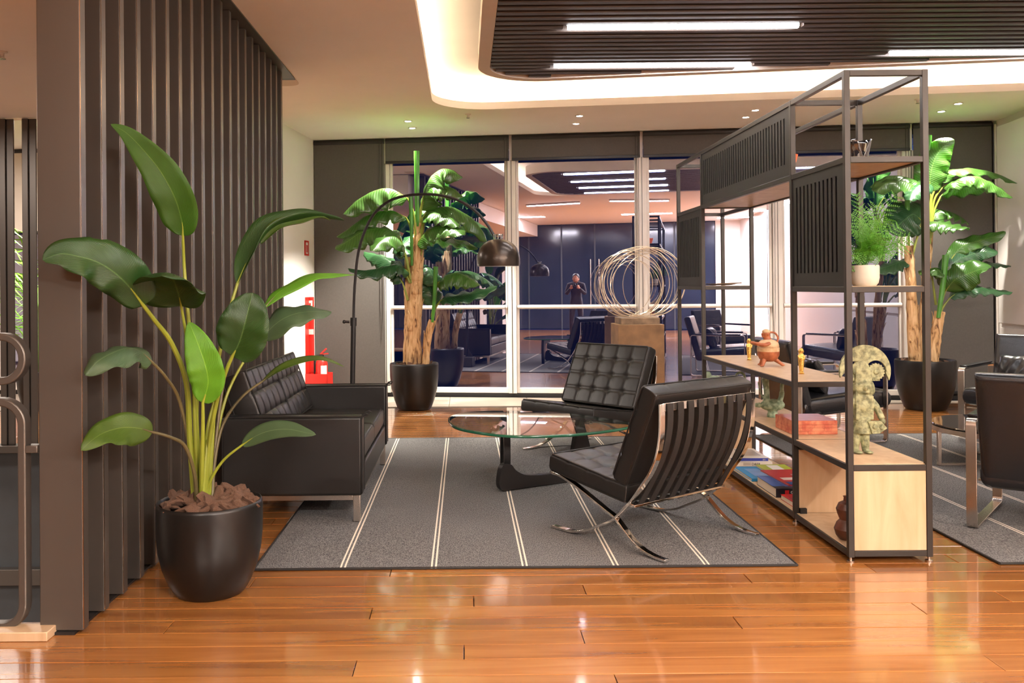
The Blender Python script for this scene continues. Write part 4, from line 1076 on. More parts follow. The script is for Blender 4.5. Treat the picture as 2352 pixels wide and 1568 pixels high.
def chips(t, n, R, z, size, seed, mound=.02, hole=0):
    rs = random.Random(seed)
    for i in range(n):
        a = i*2.39996; r = R*math.sqrt((i+.5)/n)
        if r < hole: r = hole
        o = bpy.data.objects.new('bark_chip', chipm[i % 7]); COL.objects.link(o); o.parent = t
        s = size*rs.uniform(.7, 1.35); o.scale = (s, s, s)
        o.location = (r*math.cos(a), r*math.sin(a), z+mound*(1-(r/R)**2)+rs.uniform(-.006, .020)); o.rotation_euler = (rs.uniform(-.9, .9), rs.uniform(-.9, .9), rs.uniform(0, 6.3))

# ---- large strelitzia in the foreground
C1 = (-1.088, 3.80, 0)
t = thing('potted_strelitzia', 'large-leaved potted plant in a matt black pot in front of the bronze slats', 'potted plant', C1)
prof = [(.0, .004), (.125, .004), (.138, .0), (.150, .012), (.172, .05), (.196, .11), (.212, .18), (.219, .25), (.2205, .32), (.2190, .372), (.2165, .386), (.212, .388), (.206, .384), (.204, .34), (0, .335)]
obj('pot', MB().lathe(prof, 64), M['pot'], t, ang=1.0)
obj('soil', MB().lathe([(0, .352), (.12, .350), (.205, .340)], 32), M['soil'], t)
chips(t, 78, .190, .362, .040, 5, .035, .035)
BY = 3.78
leaves = [
 ('leaf', [(420, 541, 3.70), (418, 510, 3.68), (402, 455, 3.64), (370, 395, 3.60), (330, 345, 3.55), (290, 305, 3.49), (254, 285, 3.45)], .086, .080, CAMH, 'leaf', [(455, 1150, BY), (452, 1000, BY), (443, 850, 3.77), (430, 700, 3.75), (423, 610, 3.75)], .0085, dict(fold=.12, kind='tear', rip=.006, rf=3)),
 ('leaf', [(330, 702, 3.42), (300, 662, 3.36), (268, 630, 3.31), (226, 603, 3.26), (180, 589, 3.21), (138, 583, 3.18), (98, 597, 3.16)], .082, .102, (0, -1, .35), 'leaf_dark', [(447, 1150, BY-.02), (436, 1010, 3.74), (428, 880, 3.66), (395, 790, 3.57), (355, 735, 3.47)], .011, dict(fold=-.15, kind='banana', rip=.010, rf=3.3, notch=((.62, .93, 1),))),
 ('leaf', [(416, 702, 3.60), (410, 675, 3.54), (402, 650, 3.47), (394, 634, 3.38), (385, 626, 3.26), (372, 634, 3.16)], .145, .125, (.1, -1, -.5), 'leaf_dark', [(452, 1150, BY), (449, 1000, 3.74), (441, 850, 3.70), (427, 765, 3.64)], .008, dict(fold=.35, kind='bird', rip=.012, rf=2)),
 ('leaf', [(545, 652, 3.90), (565, 605, 3.95), (592, 560, 4.0), (628, 524, 4.05), (680, 506, 4.12), (735, 502, 4.2), (791, 506, 4.3)], .07, .07, (.05, -.22, 1), 'leaf_dark', [(478, 1150, BY+.02), (487, 1000, 3.8), (498, 850, 3.83), (520, 740, 3.87)], .0095, dict(fold=.75, kind='lance', rip=.004, rf=3)),
 ('leaf', [(600, 560, 3.98), (640, 524, 4.02), (690, 512, 4.1), (730, 500, 4.15), (760, 507, 4.2)], .05, .045, (.2, -.4, 1), 'leaf_olive', None, .008, dict(fold=.5, kind='lance')),
 ('leaf', [(608, 706, 4.0), (640, 672, 4.05), (680, 648, 4.1), (720, 633, 4.18), (765, 628, 4.25), (815, 631, 4.32)], .06, .055, (.0, -.30, 1), 'leaf_young', [(486, 1150, BY+.03), (497, 1000, 3.85), (520, 850, 3.9), (560, 762, 3.95)], .007, dict(fold=-.2, kind='lance', rip=.006, rf=2)),
 ('leaf', [(534, 818, 3.62), (550, 785, 3.60), (562, 745, 3.58), (572, 705, 3.58), (580, 672, 3.60)], .105, .105, (.1, -1, .2), 'leaf_dark', [(470, 1150, BY-.02), (480, 1020, 3.74), (500, 910, 3.68), (520, 850, 3.64)], .010, dict(fold=.08, kind='banana', rip=.004, rf=4)),
 ('leaf', [(600, 778, 4.05), (632, 745, 4.05), (665, 725, 4.08), (705, 716, 4.12), (762, 716, 4.2)], .085, .085, (-.05, -.6, .8), 'leaf_grey', [(482, 1150, BY+.04), (495, 1020, 3.9), (520, 910, 3.95), (560, 830, 4.0)], .007, dict(fold=-.1, kind='bird', rip=.01, rf=3)),
 ('leaf', [(466, 925, 3.62), (478, 880, 3.60), (472, 840, 3.58), (455, 790, 3.57), (434, 739, 3.58)], .075, .070, (.1, -1, .1), 'leaf_young', [(463, 1150, BY-.03), (464, 1060, 3.70), (466, 980, 3.65)], .009, dict(fold=.1, kind='bird', rip=.004, rf=5)),
 ('leaf', [(350, 832, 3.50), (322, 806, 3.45), (290, 800, 3.38), (255, 812, 3.31), (222, 832, 3.25), (196, 862, 3.22)], .075, .085, (.1, -.75, .9), 'leaf_grey', [(444, 1150, BY), (437, 1040, 3.76), (412, 920, 3.68), (380, 865, 3.57)], .0075, dict(fold=-.45, kind='banana', rip=.010, rf=3)),
 ('leaf', [(350, 992, 3.50), (318, 983, 3.44), (280, 982, 3.38), (240, 993, 3.31), (210, 1012, 3.25), (186, 1035, 3.22)], .072, .062, (.0, -1, .35), 'leaf_olive', [(452, 1150, BY-.04), (446, 1085, 3.70), (425, 1025, 3.63), (392, 1004, 3.56)], .008, dict(fold=-.1, kind='bird', rip=.004, rf=3)),
 ('leaf', [(556, 1022, 3.72), (590, 1000, 3.70), (625, 988, 3.68), (665, 986, 3.66), (700, 993, 3.64), (726, 998, 3.63)], .043, .038, (.0, -1, .5), 'leaf_grey', [(470, 1150, BY), (485, 1100, 3.76), (515, 1055, 3.74)], .0065, dict(fold=-.1, kind='bird')),
 ('leaf', [(602, 876, 3.9), (640, 850, 3.92), (680, 833, 3.95), (720, 825, 3.98), (752, 828, 4.0), (790, 842, 4.02)], .038, .036, (.0, -.3, 1), 'leaf_olive', [(487, 1150, BY+.02), (493, 1060, 3.83), (512, 975, 3.86), (555, 912, 3.88)], .007, dict(fold=.2, kind='lance')),
]
for nm, px, wl_, wr_, hint, mt, stem, sr, k in leaves:
    add_leaf(t, nm, px, wl_, wr_, hint, M[mt], stem, sr, M['stem_dark'] if stem and (px[0][0] in (350, 608, 602)) else M['stem'], **k)
for q in ([(458, 1150, 3.78), (455, 1050, 3.79), (452, 960, 3.80), (455, 900, 3.80)], [(474, 1150, 3.77), (472, 1060, 3.76), (478, 980, 3.78), (492, 920, 3.80)], [(466, 1150, 3.74), (470, 1080, 3.73), (476, 1010, 3.74)], [(449, 1150, 3.77), (447, 1060, 3.78), (440, 1000, 3.79)]):
    B = Vector(C1); path = smoothpath([P(*a)-B for a in q], 5); obj('young_stalk', MB().tube(path, [.014*(1-.7*i/len(path)) for i in range(len(path))], 8), M['stem'], t)

# ---- artificial banana plants by the windows
def big_pot(t, R, H):
    k = R/.25
    prof = [(.0, .004), (.15*k, .004), (.16*k, .0), (.175*k, .02), (.205*k, .10*H/.48), (.235*k, .22*H/.48), (.248*k, .34*H/.48), (.25*k, H-.02), (.247*k, H-.003), (.240*k, H), (.233*k, H-.006), (.23*k, H-.05), (0, H-.055)]
    obj('pot', MB().lathe(prof, 56), M['pot'], t, ang=1.0); obj('soil', MB().lathe([(0, H-.035), (.232*k, H-.045)], 28), M['soil'], t)
def trunk(t, pts, r0, r1, seed, peel=7):
    B = Vector(t.location); path = smoothpath([P(*q)-B for q in pts], 6); m = len(path); rs = random.Random(seed)
    rr = [r0+(r1-r0)*i/(m-1) for i in range(m)]
    rr = [r*(1+.05*math.sin(i*1.9+seed)) for i, r in enumerate(rr)]
    mb = MB().tube(path, rr, 14)
    for i, v in enumerate(mb.v): mb.v[i] = v + Vector((1, .3, 0))*.008*noise.noise(v*14+Vector((seed, 0, 0)))
    tk = obj('trunk', mb, M['trunk'], t, ang=1.0)
    for k in range(peel):
        i = int(m*(.06+.86*k/peel)); a = rs.uniform(0, 2*PI); c = path[i]; r = rr[i]; up = (path[min(i+3, m-1)]-c).normalized()
        d = Vector((math.cos(a), math.sin(a), 0)); s = Vector((-d.y, d.x, 0)); h = rs.uniform(.12, .24); wd = r*rs.uniform(.75, 1.05)
        vs = []
        for j in range(6):
            u = j/5; ww = wd*(1-u**2.2)*.98+.002
            for q in (-1, 0, 1): vs.append(c+up*h*u + d*(r*math.cos(q*ww/r*.8)+.003+.02*u**3) + s*(r*math.sin(q*ww/r*.8)))
        obj('bark_peel', MB().add(vs, [(j*3+q, j*3+q+1, j*3+q+4, j*3+q+3) for j in range(5) for q in (0, 1)]), M['trunk'], t, ang=0, solid=.004)
def spear(t, pts, r):
    B = Vector(t.location); path = smoothpath([P(*q)-B for q in pts], 4); m = len(path)
    obj('rolled_leaf', MB().tube(path, [r*(.75+.5*i/(m-1)) for i in range(m)], 8, caps=False), M['spear'], t)
UP = (0, -.45, 1)
def banana(t, rows, Y0):
    for k, (px, w_, dy, hint, mt, fold, rip, stem) in enumerate(rows):
        n_ = len(px); pts = [(x, y, Y0+dy*(i/(n_-1))**1.0) for i, (x, y) in enumerate(px)]
        st = [(x, y, Y0) for x, y in stem] if stem else None
        add_leaf(t, 'leaf', pts, w_*1.22, w_*1.22, hint, M[mt], st, .011, M['stem'], fold=fold*.8, rip=rip*1.25, rf=4+(k % 3), kind='banana', ph=k*1.1, cols=11)
A0 = (-.525, 9.34, 0)
t = thing('banana_plant', 'tall artificial banana plant in a black pot behind the arc lamp', 'potted plant', A0)
big_pot(t, .255, .485); chips(t, 34, .20, .455, .030, 9, .01, .09)
trunk(t, [(950, 850, 9.34), (950, 760, 9.34), (956, 660, 9.34), (960, 580, 9.34), (963, 512, 9.34)], .088, .052, 1, 9)
trunk(t, [(938, 850, 9.38), (940, 760, 9.38), (941, 680, 9.38), (938, 590, 9.38)], .060, .040, 2, 5)
trunk(t, [(977, 850, 9.30), (980, 800, 9.30), (986, 760, 9.28), (993, 735, 9.28)], .040, .036, 3, 3)
spear(t, [(960, 520, 9.3), (958, 450, 9.3), (957, 347, 9.3)], .024); spear(t, [(946, 610, 9.28), (945, 520, 9.28), (943, 448, 9.28)], .018); spear(t, [(993, 740, 9.25), (998, 680, 9.25), (1001, 612, 9.25)], .020)
rowsA = [
 ([(936, 456), (905, 436), (877, 433), (838, 449), (808, 472), (789, 492)], .17, -.25, UP, 'banana_leaf', -.95, .030, [(955, 540), (950, 490)]),
 ([(933, 500), (902, 484), (872, 486), (838, 498), (805, 522), (773, 544)], .11, -.1, UP, 'banana_leaf', -.9, .022, [(948, 560), (942, 520)]),
 ([(924, 560), (911, 536), (869, 525), (830, 534), (800, 553), (770, 572)], .16, -.3, (0, -.7, 1), 'banana_leaf', -.6, .026, [(938, 620), (932, 590)]),
 ([(930, 580), (918, 552), (902, 543), (876, 553), (856, 576)], .13, -.55, (0, -.8, 1), 'banana_leaf', -.7, .026, [(942, 640), (936, 600)]),
 ([(942, 628), (915, 608), (883, 613), (841, 621), (799, 616)], .10, -.2, UP, 'banana_dark', -.8, .022, [(945, 650)]),
 ([(930, 625), (902, 603), (871, 588), (836, 578)], .12, .35, (0, -.5, 1), 'banana_dark', -.6, .02, [(942, 650)]),
 ([(925, 650), (911, 630), (903, 630), (898, 648)], .07, .1, UP, 'banana_dark', -.8, .02, [(937, 690), (930, 665)]),
 ([(970, 462), (979, 425), (999, 397), (1027, 388), (1063, 408)], .17, -.1, (-.3, -.5, 1), 'banana_leaf', -.85, .028, [(962, 560), (963, 500)]),
 ([(968, 483), (980, 442), (1004, 426), (1037, 432), (1063, 453)], .16, -.15, UP, 'banana_leaf', -.8, .026, [(964, 560), (965, 510)]),
 ([(970, 500), (989, 480), (1032, 475), (1073, 494), (1100, 520), (1118, 555)], .14, .1, UP, 'banana_leaf', -.75, .024, [(966, 570), (968, 525)]),
 ([(974, 508), (994, 488), (1022, 494), (1040, 505), (1050, 521)], .12, -.35, (0, -.2, 1), 'banana_leaf', -.7, .02, [(968, 575), (970, 530)]),
 ([(957, 560), (985, 528), (1024, 519), (1045, 526), (1060, 540)], .15, -.45, (0, -.8, 1), 'banana_leaf', -.5, .02, [(960, 640), (955, 590)]),
 ([(973, 560), (994, 545), (1032, 547), (1073, 556), (1098, 572)], .12, .1, (0, .2, 1), 'banana_leaf', -.5, .02, [(962, 650), (966, 590)]),
 ([(940, 585), (925, 565), (950, 540), (975, 538)], .10, .3, UP, 'banana_dark', -.6, .02, None),
 ([(1004, 656), (1022, 633), (1050, 627), (1080, 640), (1100, 655)], .14, -.3, UP, 'banana_leaf', -.8, .022, [(992, 725), (998, 690)]),
 ([(1010, 692), (1030, 682), (1062, 678), (1100, 670), (1142, 657)], .095, -.05, (0, -.6, 1), 'banana_dark', -.35, .016, [(995, 730), (1000, 708)]),
 ([(1000, 655), (990, 625), (975, 615), (958, 636)], .11, .15, UP, 'banana_dark', -.7, .02, [(992, 730), (998, 690)]),
 ([(1004, 650), (1045, 628), (1083, 624), (1112, 638), (1134, 655)], .10, .35, UP, 'banana_dark', -.6, .02, [(995, 730)]),
 ([(1000, 700), (990, 665), (978, 648), (970, 655), (968, 690)], .12, .2, UP, 'banana_dark', -.6, .02, [(993, 735)]),
]
banana(t, rowsA, 9.30)
B0 = (4.66, 9.03, 0)
t = thing('banana_plant', 'tall artificial banana plant in a black pot right of the shelving, by the white wall', 'potted plant', B0)
big_pot(t, .285, .50); chips(t, 38, .225, .465, .032, 12, .01, .10)
trunk(t, [(2102, 835, 9.0), (2096, 740, 9.0), (2092, 640, 9.0), (2087, 564, 9.0)], .062, .040, 5, 6)
trunk(t, [(2118, 835, 9.1), (2119, 740, 9.1), (2130, 620, 9.1), (2136, 530, 9.1)], .040, .030, 6, 4)
trunk(t, [(2143, 835, 8.95), (2147, 790, 8.95), (2153, 750, 8.95), (2159, 715, 8.95)], .054, .048, 7, 4)
spear(t, [(2135, 440, 9), (2134, 380, 9), (2134, 311, 9)], .022); spear(t, [(2085, 510, 9), (2084, 470, 9), (2084, 430, 9)], .024); spear(t, [(2155, 730, 8.9), (2166, 650, 8.9), (2172, 586, 8.9)], .026)
rowsB = [
 ([(2134, 440), (2139, 392), (2152, 356), (2172, 332), (2192, 321)], .13, -.1, (-.3, -1, .3), 'banana_leaf', -.3, .02, [(2138, 540), (2135, 480)]),
 ([(2158, 418), (2182, 394), (2230, 387), (2287, 398), (2337, 421)], .085, -.1, UP, 'banana_leaf', -.5, .016, [(2137, 520), (2140, 455)]),
 ([(2165, 430), (2194, 414), (2237, 405), (2284, 425), (2326, 455)], .10, -.3, (0, -.7, 1), 'banana_leaf', -.6, .022, [(2138, 530), (2145, 462)]),
 ([(2160, 452), (2175, 436), (2201, 431), (2248, 432), (2284, 430)], .11, .15, (0, .5, 1), 'banana_leaf', -.3, .02, [(2139, 540), (2144, 490)]),
 ([(2143, 505), (2159, 483), (2187, 488), (2210, 500), (2226, 514)], .09, .1, UP, 'banana_leaf', -.6, .02, [(2137, 545)]),
 ([(2134, 508), (2151, 510), (2184, 518), (2205, 522), (2223, 523)], .10, -.4, (0, -.9, 1), 'banana_leaf', -.4, .02, [(2136, 560)]),
 ([(2182, 600), (2209, 566), (2251, 552), (2285, 543), (2310, 532)], .075, -.1, (0, -1, .7), 'banana_leaf', -.3, .015, [(2157, 710), (2168, 650)]),
 ([(2164, 626), (2201, 597), (2244, 580), (2270, 578), (2292, 582)], .10, -.15, (0, -1, .4), 'banana_dark', -.3, .015, [(2157, 710), (2160, 665)]),
 ([(2190, 625), (2230, 610), (2276, 604), (2323, 611)], .065, .1, UP, 'banana_dark', -.4, .015, [(2158, 710), (2170, 660)]),
 ([(2172, 668), (2194, 642), (2230, 626), (2254, 618), (2272, 616)], .13, -.35, (0, -1, .5), 'banana_leaf', -.3, .018, [(2158, 720), (2164, 690)]),
 ([(2182, 684), (2209, 667), (2251, 661), (2290, 666), (2326, 671)], .075, -.1, (0, -.6, 1), 'banana_dark', -.5, .016, [(2158, 722), (2168, 702)]),
 ([(2136, 438), (2098, 412), (2051, 403), (2020, 414), (1998, 430)], .09, .0, UP, 'banana_leaf', -.8, .02, [(2138, 520), (2138, 470)]),
 ([(2128, 440), (2082, 419), (2044, 419), (2025, 428), (2012, 442)], .11, -.35, (0, -.8, 1), 'banana_leaf', -.6, .022, [(2137, 520), (2136, 470)]),
 ([(2118, 508), (2098, 492), (2078, 505), (2062, 520), (2052, 540)], .17, -.1, (0, -1, .5), 'banana_dark', -.3, .02, [(2092, 600), (2108, 540)]),
 ([(2086, 500), (2070, 472), (2052, 472), (2030, 485)], .09, .1, UP, 'banana_dark', -.6, .02, [(2088, 570)]),
 ([(2090, 600), (2069, 601), (2044, 610), (2005, 622)], .09, .1, (0, -.7, 1), 'banana_dark', -.4, .015, [(2090, 640)]),
 ([(2140, 630), (2137, 618), (2150, 616), (2168, 636)], .09, -.2, UP, 'banana_leaf', -.6, .02, [(2150, 700)]),
 ([(2132, 420), (2115, 425), (2098, 440), (2090, 460)], .10, -.3, UP, 'banana_dark', -.6, .02, [(2137, 500)]),
]
banana(t, rowsB, 8.98)

# ---- fern in a white pot on the shelf
def frond_mesh(path, W_, hint, pairs=13):
    S = smoothpath(path, 6); m = len(S); mb = MB(); mb.tube(S, [.0014*(1-.7*i/m) for i in range(m)], 4)
    for j in range(pairs):
        u = .22+.76*j/(pairs-1); i = min(m-2, int(u*(m-1))); p = S[i]; tt = (S[i+1]-S[i]).normalized()
        nn = Vector(hint) - tt*Vector(hint).dot(tt); nn.normalize(); b = tt.cross(nn)
        ln = W_*math.sin(PI*min(1, .18+.82*(1-u)**.7*.95))**.8*(.9 if j % 2 else 1)
        for s in (-1, 1):
            d = (b*s + tt*.55).normalized(); nl = max(3, int(ln/.0085)); sd = d.cross(nn)
            for q in range(nl+1):
                c = p + d*ln*q/nl; l2 = .0085*(1-.5*q/nl)
                if q == nl: mb.add([c-d*.004, c+sd*.0022, c+d*.007, c-sd*.0022], [(0, 1, 2, 3)]); continue
                for s2 in (-1, 1):
                    e = (sd*s2+d*.7).normalized(); f_ = e.cross(nn)
                    mb.add([c, c+e*l2*.5+f_*.0034, c+e*l2+nn*.001, c+e*l2*.5-f_*.0034], [(0, 1, 2, 3)])
            mb.add([p+sd*.0005, p-sd*.0005, p+d*ln], [(0, 1, 2)])
    return mb
FX, FY = 1.995, 4.44
t = thing('potted_fern', 'bright green fern in a round cream pot on the upper right shelf', 'potted plant', (FX, FY, 1.2705))
obj('pot', MB().lathe([(0, .002), (.045, .002), (.052, 0), (.063, .014), (.068, .04), (.068, .095), (.0665, .102), (.063, .102), (.061, .09), (0, .088)], 40), M['white_pot'], t, ang=1.0)
obj('soil', MB().lathe([(0, .098), (.061, .094)], 20), M['soil'], t)
tips = [(1966, 444, .02), (2061, 447, .02), (2092, 548, -.06), (2084, 570, .05), (2050, 590, -.08), (2022, 600, -.06), (1966, 596, -.05), (1962, 626, -.03), (2012, 470, .0), (1990, 482, .08), (2040, 500, -.1), (2068, 520, .09), (1950, 520, -.06), (1940, 560, .04), (2000, 530, -.12), (2030, 545, -.14), (1975, 545, -.12), (1955, 490, .0), (2046, 540, .05), (1930, 585, 0), (2020, 510, .05), (2070, 555, -.1), (1988, 512, .0), (2005, 560, -.1)]
fm = plain('fern_leaflets', (.075, .28, .015), .5, var=.22, scale=10)
for k, (x, y, dy) in enumerate(tips):
    tp = P(x, y, FY+dy)-Vector(t.location); b0 = Vector((.012*math.cos(k), .012*math.sin(k), .095))
    mid = b0.lerp(tp, .5); droop = max(0, .16-tp.z+.12)
    mid.z = max(b0.z, tp.z)*.62 + .055 + (.05 if tp.z < .15 else 0); mid.x *= .9
    obj('frond', frond_mesh([b0, b0.lerp(mid, .5)+Vector((0, 0, .02)), mid, tp], .050, (0, -1, .5) if k % 3 else (.3, -.8, .6)), fm, t, ang=0)

# ---- palm of the stair hall
t = thing('potted_palm', 'feathery palm seen through the gaps left of the bronze column', 'potted plant', (-4.55, 9.55, 0))
big_pot(t, .22, .42)
for k in range(18):
    a = k*2.4; r = .35+.28*((k*7) % 5)/4; h = 1.0+.9*((k*3) % 7)/6
    pth = smoothpath([Vector((0, 0, .4)), Vector((r*.3*math.cos(a), r*.3*math.sin(a), h*.75)), Vector((r*math.cos(a), r*math.sin(a), h)), Vector((r*1.5*math.cos(a), r*1.5*math.sin(a), h*.85))], 5)
    mb = MB().tube(pth, .007, 5); m = len(pth)
    for i in range(4, m-1):
        tt = (pth[i+1]-pth[i]).normalized(); sd = tt.cross(Vector((0, 0, 1))).normalized()
        for s in (-1, 1):
            e = pth[i]+(sd*s+tt*.6).normalized()*.24+Vector((0, 0, -.06)); mb.add([pth[i]-tt*.012, e, pth[i]+tt*.012], [(0, 1, 2)])
    obj('frond', mb, M['fern'], t, ang=0)

# ================================================================== THINGS ON THE SHELVES
# gold mummy-like figurines
def gold_fig(label, x, y, h):
    t = thing('gold_figurine', label, 'figurine', (x, y, .7575)); k = h/.15
    mb = MB(); mb.ell((0, 0, .134*k), .0125*k, .012*k, .016*k); mb.ell((0, .002*k, .128*k), .017*k, .012*k, .016*k)
    mb.ell((0, 0, .100*k), .021*k, .013*k, .018*k); mb.tube([(0, 0, .10*k), (0, 0, .05*k), (0, 0, .012*k)], [.019*k, .015*k, .011*k], 14)
    mb.tube([(-.019*k, 0, .105*k), (-.013*k, -.012*k, .09*k), (.008*k, -.015*k, .10*k)], .0055*k, 8); mb.tube([(.019*k, 0, .105*k), (.013*k, -.012*k, .088*k), (-.008*k, -.015*k, .093*k)], .0055*k, 8)
    mb.ell((0, -.006*k, .008*k), .012*k, .016*k, .008*k)
    obj('body', mb, M['gold'], t, remesh=.0018)
    b = MB(); b.lathe([(.016*k, 0), (.017*k, .003*k), (.012*k, .005*k), (0, .005*k)], 18); obj('base', b, M['gold'], t)
gold_fig('smaller-looking gold figurine left of the clay monkey jug on the middle shelf', 1.965, 6.16, .150)
gold_fig('gold figurine right of the clay jug, between the two front posts', 1.962, 5.20, .152)
# clay jug in the form of a seated figure
t = thing('clay_effigy_jug', 'red and cream three-legged clay jug with a human head on the middle shelf', 'jug', (1.944, 5.71, .7575))
S3 = 1/360.
obj('lower_body', MB().lathe([(0, .028), (.03, .030), (.055, .045), (.067, .07), (.069, .094)], 36), M['clay_red'], t)
obj('cream_band', MB().lathe([(.069, .094), (.0695, .118), (.0675, .120)], 36), M['clay_cream'], t)
obj('upper_body', MB().lathe([(.0665, .121), (.067, .13), (.062, .148), (.045, .164), (.02, .172), (0, .173)], 36), M['clay_cream'], t)
mb = MB(); mb.ell((-.012, 0, .205), .024, .024, .027); mb.tube([(-.004, 0, .165), (-.008, 0, .19)], [.026, .02], 12); mb.ell((-.034, 0, .202), .010, .008, .012); mb.ell((-.030, 0, .188), .011, .012, .008); mb.ell((-.006, -.024, .202), .006, .004, .008); mb.ell((-.006, .024, .202), .006, .004, .008)
obj('head', mb, M['clay_red'], t, remesh=.003)
mb = MB(); mb.ell((-.012, 0, .219), .026, .024, .017); obj('cap', mb, M['clay_cream'], t)
for s in (-1, 1):
    mb = MB(); mb.tube(smoothpath([Vector((-.005, s*.05, .146)), Vector((-.05, s*.055, .138)), Vector((-.085, s*.035, .146)), Vector((-.098, s*.012, .150))], 4), [.014]*3+[.012]*6+[.010]*4, 12); mb.ell((-.100, s*.010, .150), .013, .010, .010)
    obj('arm', mb, M['clay_red'], t, remesh=.003)
mb = MB(); mb.tube(smoothpath([Vector((.008, 0, .215)), Vector((.04, 0, .212)), Vector((.062, 0, .185)), Vector((.058, 0, .150))], 6), .0062, 10); obj('handle', mb, M['clay_red'], t)
for (a, b) in (((-.035, -.03, .045), (-.052, -.045, .006)), ((-.02, .045, .045), (-.03, .065, .006)), ((.040, 0, .045), (.092, -.01, .005))):
    mb = MB(); mb.tube([a, tuple((p+q)/2 for p, q in zip(a, b)), b], [.016, .012, .009], 12); mb.ell((b[0]-.004, b[1], .006), .015, .010, .006); obj('leg', mb, M['clay_red'], t, remesh=.003)
# bronze figure with the crescent headdress
t = thing('bronze_idol', 'mottled green bronze figure with a huge crescent headdress on the beech base box', 'statue', (1.968, 4.40, .449))
K = 1/465.
def q_(x, y): return ((x-1975)*K, (1037-y)*K)
cx_, cz_ = q_(1977, 850); Ro = .126
arc = [(cx_+Ro*math.cos(a), cz_+Ro*math.sin(a)*1.02) for a in [PI*1.08-(PI*1.20)*i/30 for i in range(31)]]
inner_r = [(cx_+.052+.050*math.cos(a), cz_+.002+.050*math.sin(a)) for a in [-.22+(PI+.1)*i/14 for i in range(15)]]
inner_l = [(cx_-.056+.046*math.cos(a), cz_+.002+.046*math.sin(a)) for a in [.15+(PI+.0)*i/14 for i in range(15)]]
mb = MB(); mb.prism(arc+inner_r+inner_l, -.008, .008, lambda a, b, c: Vector((a, c, b))); obj('headdress', mb, M['verdigris'], t, bevel=.002)
for sx_ in (-1, 1):
    c = Vector((cx_+sx_*.052, 0, cz_-.004)); pts = [(c.x+(.038+(.006 if i % 2 else 0))*math.cos(2*PI*i/36), c.z+(.038+(.006 if i % 2 else 0))*math.sin(2*PI*i/36)) for i in range(36)]
    mb = MB(); mb.prism(pts, -.006, .006, lambda a, b, c_: Vector((a, c_-.004, b))); mb.ell((c.x, -.010, c.z), .014, .008, .014); mb.box(c.x-.02, -.006, c.z-.045, c.x+.02, .004, c.z-.01); obj('ear_disc', mb, M['verdigris'], t)
mb = MB()
a0, b0 = q_(1968, 850); mb.ell((a0, .0, b0), .046, .018, .060)
a0, b0 = q_(1972, 888); mb.box(q_(1952, 0)[0], -.020, q_(0, 910)[1], q_(1990, 0)[0], .020, q_(0, 846)[1]); mb.box(q_(1951, 0)[0], -.026, q_(0, 960)[1], q_(1992, 0)[0], .024, q_(0, 906)[1]); mb.ell((a0+.003, 0, b0), .056, .034, .052); mb.ell((a0+.04, 0, b0-.01), .020, .02, .032); mb.ell((a0+.0, -.032, b0+.002), .012, .014, .016); mb.ell((a0+.004, -.026, b0-.02), .02, .012, .008)
for s in (-1, 1): mb.ell((a0+s*.020, -.024, b0+.014), .010, .008, .008)
a0, b0 = q_(1972, 936); mb.ell((a0, 0, b0+.012), .056, .030, .050); mb.ell((a0, 0, b0-.015), .050, .029, .048); mb.ell((a0, -.02, b0+.01), .03, .014, .03)
mb.tube(smoothpath([Vector((*[q_(1990, 918)[0]], 0, q_(1990, 918)[1])), Vector((q_(2004, 938)[0], -.005, q_(2004, 938)[1])), Vector((q_(2011, 958)[0], -.02, q_(2011, 958)[1]))], 4), [.020]*4+[.016]*5, 12)
mb.ell((q_(2012, 964)[0], -.024, q_(2012, 964)[1]), .014, .014, .016)
mb.tube(smoothpath([Vector((q_(1954, 918)[0], 0, q_(1954, 918)[1])), Vector((q_(1938, 924)[0], -.01, q_(1938, 924)[1])), Vector((q_(1934, 936)[0], -.03, q_(1934, 936)[1]))], 4), [.018]*4+[.016]*5, 12)
mb.tube([(q_(1970, 955)[0], 0, q_(1970, 955)[1]), (q_(1969, 992)[0], 0, q_(1969, 992)[1])], [.036, .048], 16)
for (xa, xb) in ((1976, 1977), (1954, 1953)):
    mb.tube([(q_(xa, 985)[0], 0, q_(xa, 985)[1]), (q_(xa, 1012)[0], 0, q_(xa, 1012)[1]), (q_(xb, 1034)[0], 0, .008)], [.023, .021, .016], 12)
    mb.ell((q_(xb, 1036)[0]+.006, -.018, .007), .022, .032, .0075)
obj('body', mb, M['verdigris'], t, remesh=.0032)
mb = MB(); mb.prism([(q_(1974, 962)), (q_(2004, 962)), (q_(2018, 978)), (q_(2000, 990)), (q_(1984, 991))], -.045, -.025, lambda a, b, c: Vector((a, c, b))); mb.ell((q_(1990, 975)[0], -.046, q_(1990, 975)[1]), .014, .006, .012); mb.ell((q_(2005, 977)[0], -.046, q_(2005, 977)[1]), .010, .006, .010)
obj('held_bag', mb, M['verdigris'], t, bevel=.004)
